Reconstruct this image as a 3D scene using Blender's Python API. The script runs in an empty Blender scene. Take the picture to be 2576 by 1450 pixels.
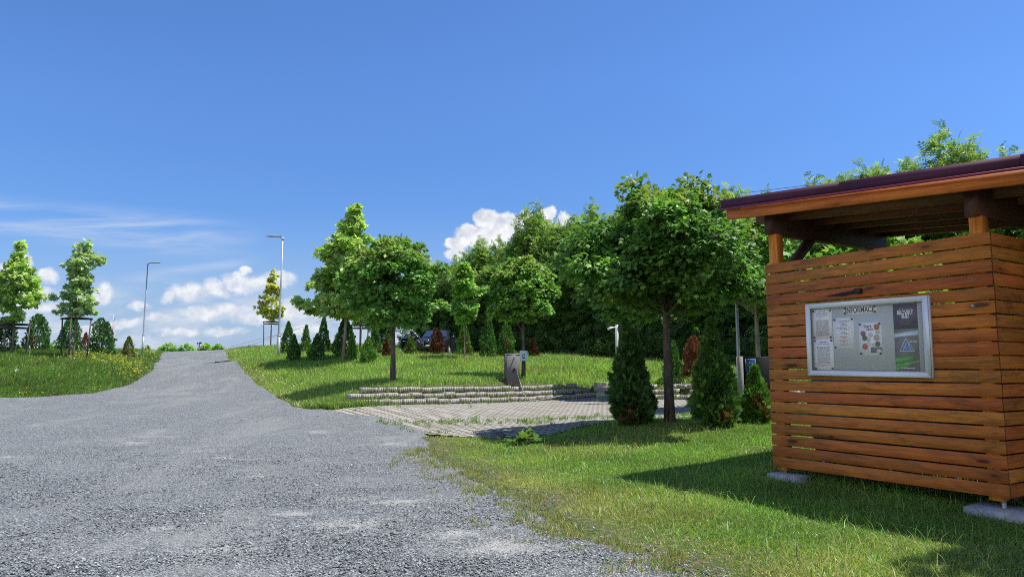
import bpy, math, random
import numpy as np
from mathutils import Vector, Matrix

random.seed(7)
R = np.random.default_rng(11)
SC = bpy.context.scene
COL = SC.collection
PI = math.pi

# ------------------------------------------------------------------ camera model
CAMH, F, CX, CY = 1.55, 1772.0, 1288.0, 725.0
TH = math.atan(200.0 / 1772.0)
cT, sT = math.cos(TH), math.sin(TH)


def ray(u, v):
    a, b = (u - CX) / F, (CY - v) / F
    return a, cT - b * sT, sT + b * cT


def P(u, v, Y):
    d = ray(u, v)
    t = Y / d[1]
    return (d[0] * t, Y, CAMH + d[2] * t)


# ------------------------------------------------------------------ object helpers
def tag(o, label=None, cat=None, group=None, kind=None):
    if label: o['label'] = label
    if cat: o['category'] = cat
    if group: o['group'] = group
    if kind: o['kind'] = kind
    return o


def thing(name, label, cat, loc=(0, 0, 0), rz=0.0, group=None, rot=None, scale=None):
    o = bpy.data.objects.new(name, None)
    COL.objects.link(o)
    o.empty_display_size = 0.2
    o.location = loc
    o.rotation_euler = rot if rot else (0, 0, rz)
    if scale: o.scale = scale if hasattr(scale, '__len__') else (scale,) * 3
    return tag(o, label, cat, group)


def obj(name, mesh, parent=None, mat=None):
    o = bpy.data.objects.new(name, mesh)
    COL.objects.link(o)
    if parent: o.parent = parent
    if mat and len(mesh.materials) == 0: mesh.materials.append(mat)
    return o


def np_mesh(name, verts, loops, starts, tint=None, smooth=False, gco=None):
    me = bpy.data.meshes.new(name)
    verts = np.ascontiguousarray(verts, dtype=np.float32).reshape(-1, 3)
    n = len(verts)
    me.vertices.add(n)
    me.vertices.foreach_set('co', verts.ravel())
    me.loops.add(len(loops))
    me.loops.foreach_set('vertex_index', np.ascontiguousarray(loops, dtype=np.int32))
    me.polygons.add(len(starts))
    me.polygons.foreach_set('loop_start', np.ascontiguousarray(starts, dtype=np.int32))
    if tint is not None:
        a = me.attributes.new('tint', 'FLOAT_COLOR', 'POINT')
        c = np.ones((n, 4), dtype=np.float32)
        c[:, :3] = tint
        a.data.foreach_set('color', c.ravel())
    if gco is not None:
        a = me.attributes.new('gco', 'FLOAT_VECTOR', 'POINT')
        a.data.foreach_set('vector', np.ascontiguousarray(gco, dtype=np.float32).ravel())
    me.update(calc_edges=True)
    if smooth:
        me.polygons.foreach_set('use_smooth', np.ones(len(starts), dtype=bool))
    return me


class MB:
    """collects polygons, keeps a tint and a grain coordinate per vertex"""

    def __init__(s):
        s.v, s.f, s.t, s.g = [], [], [], []

    def add(s, verts, faces, tint=(1, 1, 1), g=None):
        o = len(s.v)
        s.v += [tuple(p) for p in verts]
        s.f += [tuple(i + o for i in f) for f in faces]
        s.t += [tint] * len(verts)
        s.g += list(g) if g is not None else [tuple(p) for p in verts]
        return s

    def box(s, lo, hi, tint=None, along=0, M=None, bev=0.0):
        """box in local axes; with bev the long edges are cut"""
        x0, y0, z0 = lo
        x1, y1, z1 = hi
        r = random.random()
        tint = tint or (r, random.random(), random.random())
        if bev > 0:
            vs, fs = [], []
            ax = along
            o1, o2 = [(1, 2), (2, 0), (0, 1)][ax]
            L, H = lo, hi
            ring = []
            b = bev
            a0, a1, b0, b1 = L[o1], H[o1], L[o2], H[o2]
            prof = [(a0 + b, b0), (a1 - b, b0), (a1, b0 + b), (a1, b1 - b), (a1 - b, b1), (a0 + b, b1), (a0, b1 - b), (a0, b0 + b)]
            for e in (L[ax], H[ax]):
                for p, q in prof:
                    w = [0, 0, 0]
                    w[ax], w[o1], w[o2] = e, p, q
                    vs.append(w)
            for i in range(8):
                j = (i + 1) % 8
                fs.append((i, j, 8 + j, 8 + i))
            fs.append(tuple(range(7, -1, -1)))
            fs.append(tuple(range(8, 16)))
        else:
            vs = [(x0, y0, z0), (x1, y0, z0), (x1, y1, z0), (x0, y1, z0), (x0, y0, z1), (x1, y0, z1), (x1, y1, z1), (x0, y1, z1)]
            fs = [(3, 2, 1, 0), (4, 5, 6, 7), (0, 1, 5, 4), (1, 2, 6, 5), (2, 3, 7, 6), (3, 0, 4, 7)]
        g = []
        for p in vs:
            q = (p[along], p[(along + 1) % 3], p[(along + 2) % 3])
            g.append((q[0] + r * 37.0, q[1] + r * 11.0, q[2] + r * 5.0))
        if M is not None:
            vs = [tuple(M @ Vector(p)) for p in vs]
        return s.add(vs, fs, tint, g)

    def bar(s, a, b, w, h, tint=None, up=(0, 0, 1)):
        """square bar from a to b"""
        a, b = Vector(a), Vector(b)
        d = b - a
        L = d.length
        x = d.normalized()
        upv = Vector(up)
        if abs(x.dot(upv)) > .98: upv = Vector((0, 1, 0))
        y = upv.cross(x).normalized()
        z = x.cross(y)
        M = Matrix(((x.x, y.x, z.x, a.x), (x.y, y.y, z.y, a.y), (x.z, y.z, z.z, a.z), (0, 0, 0, 1)))
        return s.box((0, -w / 2, -h / 2), (L, w / 2, h / 2), tint, 0, M)

    def tube(s, pts, rad, n=8, tint=(1, 1, 1), cap=True):
        pts = [Vector(p) for p in pts]
        if not hasattr(rad, '__len__'): rad = [rad] * len(pts)
        vs, fs, g = [], [], []
        L = 0
        ref = Vector((0.3, 0.9, 0.1)).normalized()
        for i, p in enumerate(pts):
            if i: L += (p - pts[i - 1]).length
            d = (pts[min(i + 1, len(pts) - 1)] - pts[max(i - 1, 0)]).normalized()
            r0 = ref if abs(d.dot(ref)) < .95 else Vector((1, 0, 0))
            x = d.cross(r0).normalized()
            y = d.cross(x)
            for k in range(n):
                a = 2 * PI * k / n
                q = p + (x * math.cos(a) + y * math.sin(a)) * rad[i]
                vs.append(q)
                g.append((L, a, rad[i]))
        for i in range(len(pts) - 1):
            for k in range(n):
                j = (k + 1) % n
                fs.append((i * n + k, i * n + j, (i + 1) * n + j, (i + 1) * n + k))
        if cap:
            fs.append(tuple(range(n - 1, -1, -1)))
            fs.append(tuple((len(pts) - 1) * n + k for k in range(n)))
        return s.add(vs, fs, tint, [tuple(q) for q in vs])

    def lathe(s, prof, n=16, c=(0, 0, 0), tint=(1, 1, 1)):
        pts = [(c[0], c[1], c[2] + z) for r, z in prof]
        return s.tube(pts, [r for r, z in prof], n, tint)

    def build(s, name, mat=None, parent=None, smooth=False):
        loops, starts = [], []
        for f in s.f:
            starts.append(len(loops))
            loops += f
        me = np_mesh(name, np.array(s.v), loops, starts, np.array(s.t), smooth, np.array(s.g))
        return obj(name, me, parent, mat)


def inst_mesh(name, tv, tf, pos, basis, scale, tint, mat, parent=None):
    """many copies of one small template (tv, tf) in one mesh: leaves, fronds, stones"""
    tv = np.asarray(tv, float)
    N, n = len(pos), len(tv)
    sc = np.asarray(scale, float)
    if sc.ndim == 1: sc = sc[:, None]
    loc = tv[None] * sc[:, None, :] if sc.shape[1] == 3 else tv[None] * sc[:, :, None]
    V = np.einsum('nij,nkj->nki', basis, loc) + pos[:, None, :]
    lt = np.array([i for f in tf for i in f], dtype=np.int64)
    st = np.cumsum([0] + [len(f) for f in tf[:-1]])
    loops = (lt[None] + (np.arange(N) * n)[:, None]).ravel()
    starts = (st[None] + (np.arange(N) * len(lt))[:, None]).ravel()
    t = np.repeat(np.asarray(tint), n, axis=0)
    me = np_mesh(name, V, loops, starts, t)
    if mat: me.materials.append(mat)
    return me


def unit(a):
    return a / np.maximum(np.linalg.norm(a, axis=-1, keepdims=True), 1e-9)


def basis_of(t, n):
    t = unit(t)
    x = unit(np.cross(t, n))
    z = np.cross(x, t)
    return np.stack([x, t, z], axis=-1)


def rdir(n):
    return unit(R.normal(size=(n, 3)))


# ------------------------------------------------------------------ materials
def new_mat(name):
    m = bpy.data.materials.new(name)
    m.use_nodes = True
    nt = m.node_tree
    nt.nodes.clear()
    out = nt.nodes.new('ShaderNodeOutputMaterial')
    return m, nt, out


class N:
    """tiny node-writing helper"""

    def __init__(s, nt):
        s.nt = nt

    def new(s, t, **kw):
        n = s.nt.nodes.new(t)
        for k, v in kw.items(): setattr(n, k, v)
        return n

    def put(s, sock, val):
        if hasattr(val, 'is_linked') or hasattr(val, 'links'):
            s.nt.links.new(val, sock)
        else:
            sock.default_value = val

    def math(s, op, a, b=0.0, c=0.0, clamp=False):
        n = s.new('ShaderNodeMath', operation=op)
        n.use_clamp = clamp
        for i, q in enumerate((a, b, c)): s.put(n.inputs[i], q)
        return n.outputs[0]

    def vmath(s, op, a, b=(0, 0, 0)):
        n = s.new('ShaderNodeVectorMath', operation=op)
        s.put(n.inputs[0], a)
        s.put(n.inputs[1], b)
        return n.outputs[0]

    def sstep(s, x, a, b):
        n = s.new('ShaderNodeMapRange', interpolation_type='SMOOTHSTEP')
        s.put(n.inputs[0], x)
        s.put(n.inputs[1], a)
        s.put(n.inputs[2], b)
        return n.outputs[0]

    def mapr(s, x, a, b, c, d):
        n = s.new('ShaderNodeMapRange')
        for i, q in enumerate((x, a, b, c, d)): s.put(n.inputs[i], q)
        return n.outputs[0]

    def mix(s, f, a, b, blend='MIX'):
        n = s.new('ShaderNodeMix', data_type='RGBA', blend_type=blend)
        s.put(n.inputs[0], f)
        s.put(n.inputs[6], a)
        s.put(n.inputs[7], b)
        return n.outputs[2]

    def noise(s, vec, scale, detail=4, rough=.55, dist=0.0, out=0):
        n = s.new('ShaderNodeTexNoise')
        s.put(n.inputs['Vector'], vec)
        n.inputs['Scale'].default_value = scale
        n.inputs['Detail'].default_value = detail
        n.inputs['Roughness'].default_value = rough
        n.inputs['Distortion'].default_value = dist
        return n.outputs[out]

    def voro(s, vec, scale, feature='F1', out='Distance', rnd=1.0):
        n = s.new('ShaderNodeTexVoronoi', feature=feature)
        s.put(n.inputs['Vector'], vec)
        n.inputs['Scale'].default_value = scale
        n.inputs['Randomness'].default_value = rnd
        return n.outputs[out]

    def ramp(s, x, stops):
        n = s.new('ShaderNodeValToRGB')
        s.put(n.inputs[0], x)
        e = n.color_ramp.elements
        while len(e) > 1: e.remove(e[-1])
        e[0].position, e[0].color = stops[0][0], (*stops[0][1], 1)
        for p, c in stops[1:]:
            q = e.new(p)
            q.color = (*c, 1)
        return n.outputs[0]

    def attr(s, name, out=0):
        n = s.new('ShaderNodeAttribute')
        n.attribute_name = name
        return n.outputs[out]

    def pos(s):
        return s.new('ShaderNodeNewGeometry').outputs['Position']

    def objco(s):
        return s.new('ShaderNodeTexCoord').outputs['Object']

    def scale(s, v, k):
        n = s.new('ShaderNodeMapping')
        s.put(n.inputs[0], v)
        n.inputs['Scale'].default_value = k if hasattr(k, '__len__') else (k,) * 3
        return n.outputs[0]

    def bsdf(s, col, rough=.7, metal=0.0, spec=.4, bump=None, bstr=.3, bdist=.01):
        n = s.new('ShaderNodeBsdfPrincipled')
        s.put(n.inputs['Base Color'], col)
        s.put(n.inputs['Roughness'], rough)
        s.put(n.inputs['Metallic'], metal)
        n.inputs['Specular IOR Level'].default_value = spec
        if bump is not None:
            b = s.new('ShaderNodeBump')
            b.inputs['Strength'].default_value = bstr
            b.inputs['Distance'].default_value = bdist
            s.put(b.inputs['Height'], bump)
            s.nt.links.new(b.outputs[0], n.inputs['Normal'])
        return n.outputs[0]


def mat_leaf(name, trans=.35, rough=.45, spec=.35, tcol=(1.25, 1.3, .55)):
    m, nt, out = new_mat(name)
    k = N(nt)
    c = k.attr('tint')
    p = k.bsdf(c, rough, 0, spec)
    t = k.new('ShaderNodeBsdfTranslucent')
    k.put(t.inputs[0], k.mix(1.0, c, (*tcol, 1), 'MULTIPLY'))
    mx = k.new('ShaderNodeMixShader')
    mx.inputs[0].default_value = trans
    nt.links.new(p, mx.inputs[1])
    nt.links.new(t.outputs[0], mx.inputs[2])
    nt.links.new(mx.outputs[0], out.inputs[0])
    return m


def mat_plain(name, col, rough=.6, metal=0.0, spec=.4, noise=.12, nscale=6.0, bump=.0):
    m, nt, out = new_mat(name)
    k = N(nt)
    co = k.objco()
    nz = k.noise(co, nscale, 5)
    f = k.mapr(nz, .3, .7, 1 - noise, 1 + noise)
    col2 = k.vmath('SCALE', col[:3] if not hasattr(col, 'links') else col)
    col2.node.inputs[3].default_value = 1
    nt.links.new(f, col2.node.inputs[3])
    nt.links.new(k.bsdf(col2, rough, metal, spec, k.noise(co, nscale * 6, 4) if bump else None, bump, .01), out.inputs[0])
    return m


def mat_wood(name, base=(.62, .185, .034), dark=(.07, .02, .008), grey=.6):
    m, nt, out = new_mat(name)
    k = N(nt)
    g = k.attr('gco', 1)
    tint = k.attr('tint')
    sep = k.new('ShaderNodeSeparateColor')
    nt.links.new(tint, sep.inputs[0])
    grain = k.noise(k.scale(g, (1.6, 28, 28)), 1.0, 6, .62, 1.2)
    broad = k.noise(k.scale(g, (1.3, 5, 5)), 1.0, 4, .6)
    wear = k.noise(k.scale(g, (2.4, 9, 9)), 1.0, 5, .65, .6)
    kv_ = k.scale(g, (1.7, 6.0, 6.0))
    kd = k.voro(kv_, 1.0)
    kc = k.new('ShaderNodeSeparateColor')
    nt.links.new(k.voro(kv_, 1.0, out='Color'), kc.inputs[0])
    pick = k.sstep(kc.outputs[0], .45, .5)
    size_ = k.mapr(kc.outputs[1], 0, 1, .05, .16)
    knot = k.math('MULTIPLY', k.sstep(k.math('SUBTRACT', kd, size_), .03, -.03), pick)
    halo = k.math('MULTIPLY', k.sstep(kd, .40, .10), pick)
    fine = k.noise(k.scale(g, (3.5, 90, 90)), 1.0, 4, .6, .5)
    c = k.mix(k.mapr(grain, .3, .7, 0, 1), (*[x * .62 for x in base], 1), (*[x * 1.25 for x in base], 1))
    c = k.mix(k.math('MULTIPLY', k.sstep(broad, .45, .72), .55), c, (base[0] * .55, base[1] * .42, base[2] * .5, 1))
    c = k.mix(k.math('MULTIPLY', k.sstep(wear, .52, .68), grey), c, (.17, .075, .025, 1))
    c = k.mix(k.math('MULTIPLY', halo, .45), c, (base[0] * .42, base[1] * .3, base[2] * .45, 1))
    c = k.mix(k.math('MULTIPLY', knot, .85), c, (*dark, 1))
    c = k.mix(k.math('MULTIPLY', k.sstep(fine, .52, .66), .45), c, (base[0] * .3, base[1] * .28, base[2] * .4, 1))
    stain = k.noise(k.scale(g, (.9, 3.0, 3.0)), 1.0, 5, .7, .8)
    c = k.mix(k.math('MULTIPLY', k.sstep(stain, .54, .70), grey), c, (.075, .042, .02, 1))
    br = k.mapr(sep.outputs[0], 0, 1, .72, 1.12)
    c2 = k.vmath('SCALE', c)
    nt.links.new(br, c2.node.inputs[3])
    hs = k.new('ShaderNodeHueSaturation')
    nt.links.new(k.mapr(sep.outputs[1], 0, 1, .493, .514), hs.inputs['Hue'])
    nt.links.new(c2, hs.inputs['Color'])
    nt.links.new(k.bsdf(hs.outputs[0], k.mapr(grain, .3, .7, .5, .68), 0, .35, grain, .25, .004), out.inputs[0])
    return m


def mat_bark(name, a, b, vs=18.0):
    m, nt, out = new_mat(name)
    k = N(nt)
    co = k.objco()
    n1 = k.noise(k.scale(co, (vs, vs, vs * .16)), 1.0, 6, .65, .5)
    n2 = k.noise(k.scale(co, (5, 5, 2.2)), 1.0, 4, .6)
    c = k.mix(k.mapr(n1, .35, .65, 0, 1), (*a, 1), (*b, 1))
    c = k.mix(k.math('MULTIPLY', k.sstep(n2, .5, .66), .5), c, (*[x * 1.25 for x in b], 1))
    nt.links.new(k.bsdf(c, .85, 0, .2, n1, .9, .02), out.inputs[0])
    return m


M = {}
M['leaf'] = mat_leaf('maple_leaf', .34, .5, .3)
M['leaf_pale'] = mat_leaf('young_leaf', .52, .42, .5, (1.3, 1.3, .75))
M['leaf_wood'] = mat_leaf('wood_leaf', .32, .5, .35)
M['thuja'] = mat_leaf('thuja_scale', .18, .55, .25, (1.1, 1.25, .6))
M['grass'] = mat_leaf('grass_blade', .42, .42, .45)
M['flower'] = mat_leaf('petal', .3, .6, .2, (1, 1, .8))
M['wood'] = mat_wood('stained_boards')
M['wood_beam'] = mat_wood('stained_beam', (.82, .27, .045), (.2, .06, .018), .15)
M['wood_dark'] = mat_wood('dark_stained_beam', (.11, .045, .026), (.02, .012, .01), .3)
M['wood_rafter'] = mat_wood('shaded_rafter', (.22, .085, .026), (.06, .025, .012), .2)  # rafter colour darkened to stand for the shade under the roof
M['roof_under'] = mat_wood('shade_toned_deck', (.03, .016, .012), (.015, .01, .008), .2)  # under-roof shade put into the deck colour
M['wood_old'] = mat_wood('weathered_wood', (.17, .145, .115), (.05, .04, .03), .3)
M['wood_black'] = mat_wood('blackened_stake', (.075, .066, .06), (.03, .03, .03), .3)
M['bark'] = mat_bark('maple_bark', (.045, .037, .03), (.17, .14, .115))
M['bark_pale'] = mat_bark('sycamore_bark', (.16, .14, .11), (.36, .31, .24), 9)
M['bark_thin'] = mat_bark('young_bark', (.12, .09, .06), (.28, .22, .15), 14)
M['galv'] = mat_plain('galvanised_steel', (.37, .40, .435), .5, .3, .5, .12, 9)
M['galv_blue'] = mat_plain('galvanised_blue', (.40, .48, .58), .45, .4, .5, .18, 7)
M['alu'] = mat_plain('anodised_aluminium', (.84, .88, .93), .45, .0, .5, .05, 4)
M['alu_dark'] = mat_plain('grey_profile', (.36, .38, .41), .4, .4, .5, .05, 4)  # plain grey metal for hinges and casters
M['backing'] = mat_plain('grey_pinboard', (.50, .55, .56), .7, 0, .3, .05, 40)
M['paper'] = mat_plain('white_paper', (.90, .92, .94), .8, 0, .2, .03, 8)
M['ink'] = mat_plain('black_ink', (.03, .03, .035), .7, 0, .2, .05, 8)
M['ink_grey'] = mat_plain('grey_print', (.22, .23, .26), .7, 0, .2, .1, 60)
M['ink_red'] = mat_plain('red_print', (.50, .16, .18), .7, 0, .2, .1, 60)
M['ink_blue'] = mat_plain('blue_print', (.10, .25, .55), .7, 0, .2, .1, 60)
M['magnet'] = mat_plain('black_magnet', (.02, .02, .022), .35)
M['navy'] = mat_plain('poster_navy', (.035, .04, .10), .4, 0, .4, .35, 9)
M['poster_green'] = mat_plain('poster_green', (.08, .42, .05), .5, 0, .4, .4, 14)
M['poster_dark'] = mat_plain('poster_dark', (.17, .18, .19), .5, 0, .4, .4, 8)  # poster grey lightened for a reflection in the case glass
M['white'] = mat_plain('white_paint', (.78, .80, .80), .5)
M['dish_red'] = mat_plain('dish_orange', (.55, .14, .05), .6, 0, .3, .3, 60)
M['dish_green'] = mat_plain('dish_green', (.14, .16, .06), .6, 0, .3, .3, 60)
M['dish_cream'] = mat_plain('dish_cream', (.55, .50, .34), .6, 0, .3, .2, 60)
M['dish_pink'] = mat_plain('dish_plum', (.30, .13, .18), .6, 0, .3, .2, 60)
M['maroon'] = mat_plain('maroon_sheet', (.085, .026, .050), .6, .0, .2, .12, 5)
M['maroon_lip'] = mat_plain('maroon_lip', (.22, .03, .085), .35, .0, .5, .1, 5)
M['concrete'] = mat_plain('concrete', (.42, .40, .37), .9, 0, .25, .25, 9, .4)
M['concrete_pale'] = mat_plain('pale_slab', (.38, .39, .41), .9, 0, .25, .2, 12, .4)
M['dark_box'] = mat_plain('dark_cabinet', (.012, .013, .013), .6, 0, .25, .2, 5)
M['black'] = mat_plain('black_plastic', (.014, .014, .016), .4)
M['rubber'] = mat_plain('tyre_rubber', (.018, .018, .019), .8)
M['blue'] = mat_plain('sign_blue', (.015, .10, .30), .35, 0, .5, .05, 4)
M['sky_sign'] = mat_plain('pale_sign', (.62, .78, .86), .4, 0, .4, .08, 4)
M['hose'] = mat_plain('grey_hose', (.30, .31, .28), .5)
M['bin'] = mat_plain('bin_plastic', (.02, .021, .022), .5)
M['wire'] = mat_plain('cable', (.06, .07, .09), .5)
M['mast'] = mat_plain('far_mast', (.42, .36, .38), .6)
M['stone'] = mat_plain('dark_stone', (.10, .105, .11), .85, 0, .3, .3, 8, .6)
M['carpaint'] = mat_plain('graphite_car_paint', (.022, .026, .036), .22, .3, .6, .04, 2)
M['chrome'] = mat_plain('chrome', (.75, .76, .78), .15, 1.0, .5, .02, 2)
M['lamp_glass'] = mat_plain('headlamp_glass', (.55, .60, .66), .12, .4, .8, .1, 20)


def mat_glass(name, tintc, refl=1.0, ior=1.5):
    m, nt, out = new_mat(name)
    k = N(nt)
    t = k.new('ShaderNodeBsdfTransparent')
    t.inputs[0].default_value = (*tintc, 1)
    g = k.new('ShaderNodeBsdfGlossy')
    g.inputs['Roughness'].default_value = .02
    lw = k.new('ShaderNodeLayerWeight')
    lw.inputs[0].default_value = .5
    fres = k.math('ADD', k.math('MULTIPLY', k.math('POWER', lw.outputs['Facing'], 4.0), .9), .045)
    mx = k.new('ShaderNodeMixShader')
    nt.links.new(k.math('MULTIPLY', fres, refl, clamp=True), mx.inputs[0])
    nt.links.new(t.outputs[0], mx.inputs[1])
    nt.links.new(g.outputs[0], mx.inputs[2])
    nt.links.new(mx.outputs[0], out.inputs[0])
    return m


M['glass'] = mat_glass('display_glass', (.985, .99, .99), 1.0)
M['car_glass'] = mat_glass('tinted_glass', (.12, .15, .2), 2.2)

# ------------------------------------------------------------------ terrain
WALL_L, WALL_C, WALL_E = np.array((-4.85, 20.0)), np.array((3.27, 27.4)), np.array((9.6, 21.2))
PM = [(0, 0, 0), (-10, 0, 0), (10, 0, 0), (-16, 8, 0), (0, 8, 0), (5, 8, 0), (10, 8, 0), (0, 12, 0), (-12, 14, 0), (8, 12, .12), (16, 12, .25),
      (-20, 200, -4), (-25, 80, 2.7), (-20, 120, 1.0), (-60, 60, 2.4), (-60, 30, 1.2), (60, 60, 2.4), (60, 30, 1.0), (-60, 120, 0), (60, 120, 1), (-40, 10, 0), (40, 10, .3)]
SHARED = [(490, 1100, 15), (500, 1040, 19), (490, 1000, 24), (495, 960, 30), (490, 920, 41), (483, 885, 56), (0, 1002, 24), (0, 897, 33), (190, 899, 33), (357, 892, 46),
          (-300, 895, 36), (330, 965, 29), (700, 899, 35), (640, 960, 30), (700, 1000, 24), (755, 1026, 21), (860, 1040, 19.3), (600, 920, 41), (683, 884, 44)]
PAV = [(870, 1022, 20), (1500, 998, 27.4), (1300, 1045, 19.8), (1120, 1096, 15.4), (1683, 1063, 15.2), (1905, 1061, 15), (1760, 1006, 24.2), (1590, 1069, 15), (1800, 1076, 14.4), (1500, 1086, 14.8), (1690, 1050, 17.8), (1850, 1042, 18.2)]
LAWN = [(862, 908, 33), (986, 966, 24), (1316, 953, 27), (1226, 898, 36), (1167, 906, 33), (1088, 899, 41), (1400, 915, 33), (1500, 926, 31), (1690, 955, 27), (1745, 952, 26), (1862, 962, 22), (945, 985, 21.6), (2100, 940, 30), (1500, 968, 28.6)]


def tps_fit(pts, lam=.02):
    pts = np.array(pts, float)
    n = len(pts)
    d = np.linalg.norm(pts[:, None, :2] - pts[None, :, :2], axis=-1)
    K = np.where(d > 0, d * d * np.log(np.maximum(d, 1e-9)), 0) + lam * np.eye(n) * 40
    A = np.zeros((n + 3, n + 3))
    A[:n, :n] = K
    A[:n, n] = 1
    A[:n, n + 1:] = pts[:, :2]
    A[n:, :n] = A[:n, n:].T
    w = np.linalg.solve(A, np.r_[pts[:, 2], 0, 0, 0])
    return pts, w


def tps_eval(fit, x, y):
    pts, w = fit
    n = len(pts)
    z = w[n] + w[n + 1] * x + w[n + 2] * y
    for i in range(n):
        d2 = (x - pts[i, 0]) ** 2 + (y - pts[i, 1]) ** 2
        z = z + w[i] * .5 * d2 * np.log(np.maximum(d2, 1e-12))
    return z


fit_main = tps_fit(PM + [P(*p) for p in SHARED + PAV])
fit_lawn = tps_fit(PM + [P(*p) for p in SHARED + LAWN])


def wall_s(x, y):
    """signed distance to the foot of the stepped wall: > 0 on the lawn above it"""
    pts = [np.array((-12.5, 13.0)), WALL_L, WALL_C, WALL_E, np.array((18.0, 13.0))]
    best = np.full(np.shape(x), 1e9)
    sg = np.ones(np.shape(x))
    for a, b in zip(pts[:-1], pts[1:]):
        d = b - a
        t = np.clip(((x - a[0]) * d[0] + (y - a[1]) * d[1]) / (d @ d), 0, 1)
        dx, dy = x - a[0] - t * d[0], y - a[1] - t * d[1]
        dist = np.hypot(dx, dy)
        cr = d[0] * dy - d[1] * dx
        up = dist < best
        best = np.where(up, dist, best)
        sg = np.where(up, np.where(cr > 0, 1, -1), sg)
    return best * sg


GX0, GX1, GY0, GY1, GS = -60.0, 60.0, -10.0, 140.0, .25
_gx = np.arange(GX0, GX1 + 1e-6, GS)
_gy = np.arange(GY0, GY1 + 1e-6, GS)
_X, _Y = np.meshgrid(_gx, _gy)
ZM, ZL = tps_eval(fit_main, _X, _Y), tps_eval(fit_lawn, _X, _Y)
_s = wall_s(_X, _Y)
_w = np.clip((_s - .12) / .75, 0, 1)
_w = _w * _w * (3 - 2 * _w)
_bump = .025 * np.sin(_X * 1.3 + .7 * np.sin(_Y * .9)) * np.sin(_Y * 1.1 + 1.2) * np.clip((_Y - 14) / 8, .15, 1)
ZG = ZM * (1 - _w) + ZL * _w + _bump * np.clip(np.abs(_X + 6) / 8, .1, 1)


def bil(Z, x, y):
    x = np.asarray(x, float)
    y = np.asarray(y, float)
    fx = np.clip((x - GX0) / GS, 0, len(_gx) - 1.001)
    fy = np.clip((y - GY0) / GS, 0, len(_gy) - 1.001)
    i, j = fx.astype(int), fy.astype(int)
    a, b = fx - i, fy - j
    return (Z[j, i] * (1 - a) + Z[j, i + 1] * a) * (1 - b) + (Z[j + 1, i] * (1 - a) + Z[j + 1, i + 1] * a) * b


def H(x, y):
    x = np.asarray(x, float)
    y = np.asarray(y, float)
    out = np.maximum(np.abs(x) - 60, 0) * .02 + np.maximum(y - 140, 0) * .03
    return bil(ZG, x, y) - out


def h1(x, y):
    return float(H(x, y))


def hit(u, v):
    d = ray(u, v)
    Y = 3.0
    while Y < 80:
        x, z = d[0] / d[1] * Y, CAMH + d[2] / d[1] * Y
        if z <= h1(x, Y): return x, Y
        Y += .04
    return d[0] / d[1] * 56, 56.0


def G(u, Y):
    """ground point seen in column u at distance Y"""
    x = (u - CX) / F * Y * 1.0
    for _ in range(3):
        z = h1(x, Y)
        # depth along the camera axis, to turn the column into a position
        dep = Y * cT + (z - CAMH) * sT
        x = (u - CX) / F * dep
    return Vector((x, Y, h1(x, Y)))


RE = [hit(*p) for p in [(640, 960), (670, 980), (700, 1000), (755, 1025), (855, 1039), (960, 1048), (1000, 1060), (1090, 1088), (1085, 1120), (1150, 1170), (1290, 1232), (1380, 1290), (1500, 1335), (1600, 1385), (1690, 1425), (1750, 1450)]]
RE += [hit(622, 940), hit(602, 921), tuple(G(556, 55)[:2]), (tuple(G(556, 55))[0] + .3, 64.0), (2.2, 4.2), (2.8, 2.0), (3.2, -6.0)]
LE = [hit(*p) for p in [(330, 965), (230, 990), (120, 998), (0, 1003)]]
LE += [hit(357, 950), hit(384, 930), tuple(G(409, 55)[:2]), (tuple(G(409, 55))[0], 64.0), (-24.0, 22.8), (-32, 22.0), (-40, -6)]
RE = np.array(sorted(RE, key=lambda p: p[1]))
LE = np.array(sorted(LE, key=lambda p: p[1]))


def wob(y, k):
    return (.16 * np.sin(y * 2.3 + k) + .10 * np.sin(y * 5.1 + 2 * k) + .05 * np.sin(y * 11.7 + k)) * np.clip(1.25 - y / 20, .22, 1)


def xr(y):
    return np.interp(y, RE[:, 1], RE[:, 0]) + wob(np.asarray(y), 1.0) * .9


def xl(y):
    return np.interp(y, LE[:, 1], LE[:, 0]) + wob(np.asarray(y), 4.0) * .7


def in_poly(x, y, poly):
    r = np.zeros(np.shape(x), bool)
    n = len(poly)
    for i in range(n):
        (x1, y1), (x2, y2) = poly[i], poly[(i + 1) % n]
        c = ((y1 > y) != (y2 > y)) & (x < (x2 - x1) * (y - y1) / (y2 - y1 + 1e-12) + x1)
        r ^= c
    return r


near_edge = [hit(*p) for p in [(1120, 1098), (1250, 1104), (1400, 1093)]] + [(2.5, 16.7), (4.0, 17.1), (6.0, 17.4), (8.5, 17.7)]
PAVE = [(-5.4, 19.3)] + [(q[0] - .55, q[1] - .25) for q in (hit(960, 1045), hit(1000, 1058), hit(1090, 1086))] + near_edge + [(10.5, 19.0), tuple(WALL_E), tuple(WALL_C), tuple(WALL_L)]


def mat_ground():
    m, nt, out = new_mat('turf_soil')
    k = N(nt)
    p = k.pos()
    a = k.noise(p, .9, 6, .6)
    b = k.noise(p, 14, 5, .65)
    c = k.mix(k.mapr(a, .35, .65, 0, 1), (.045, .075, .016, 1), (.075, .085, .03, 1))
    c = k.mix(k.math('MULTIPLY', k.sstep(b, .46, .66), .7), c, (.21, .17, .105, 1))
    nt.links.new(k.bsdf(c, .95, 0, .15, b, .6, .03), out.inputs[0])
    return m


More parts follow.
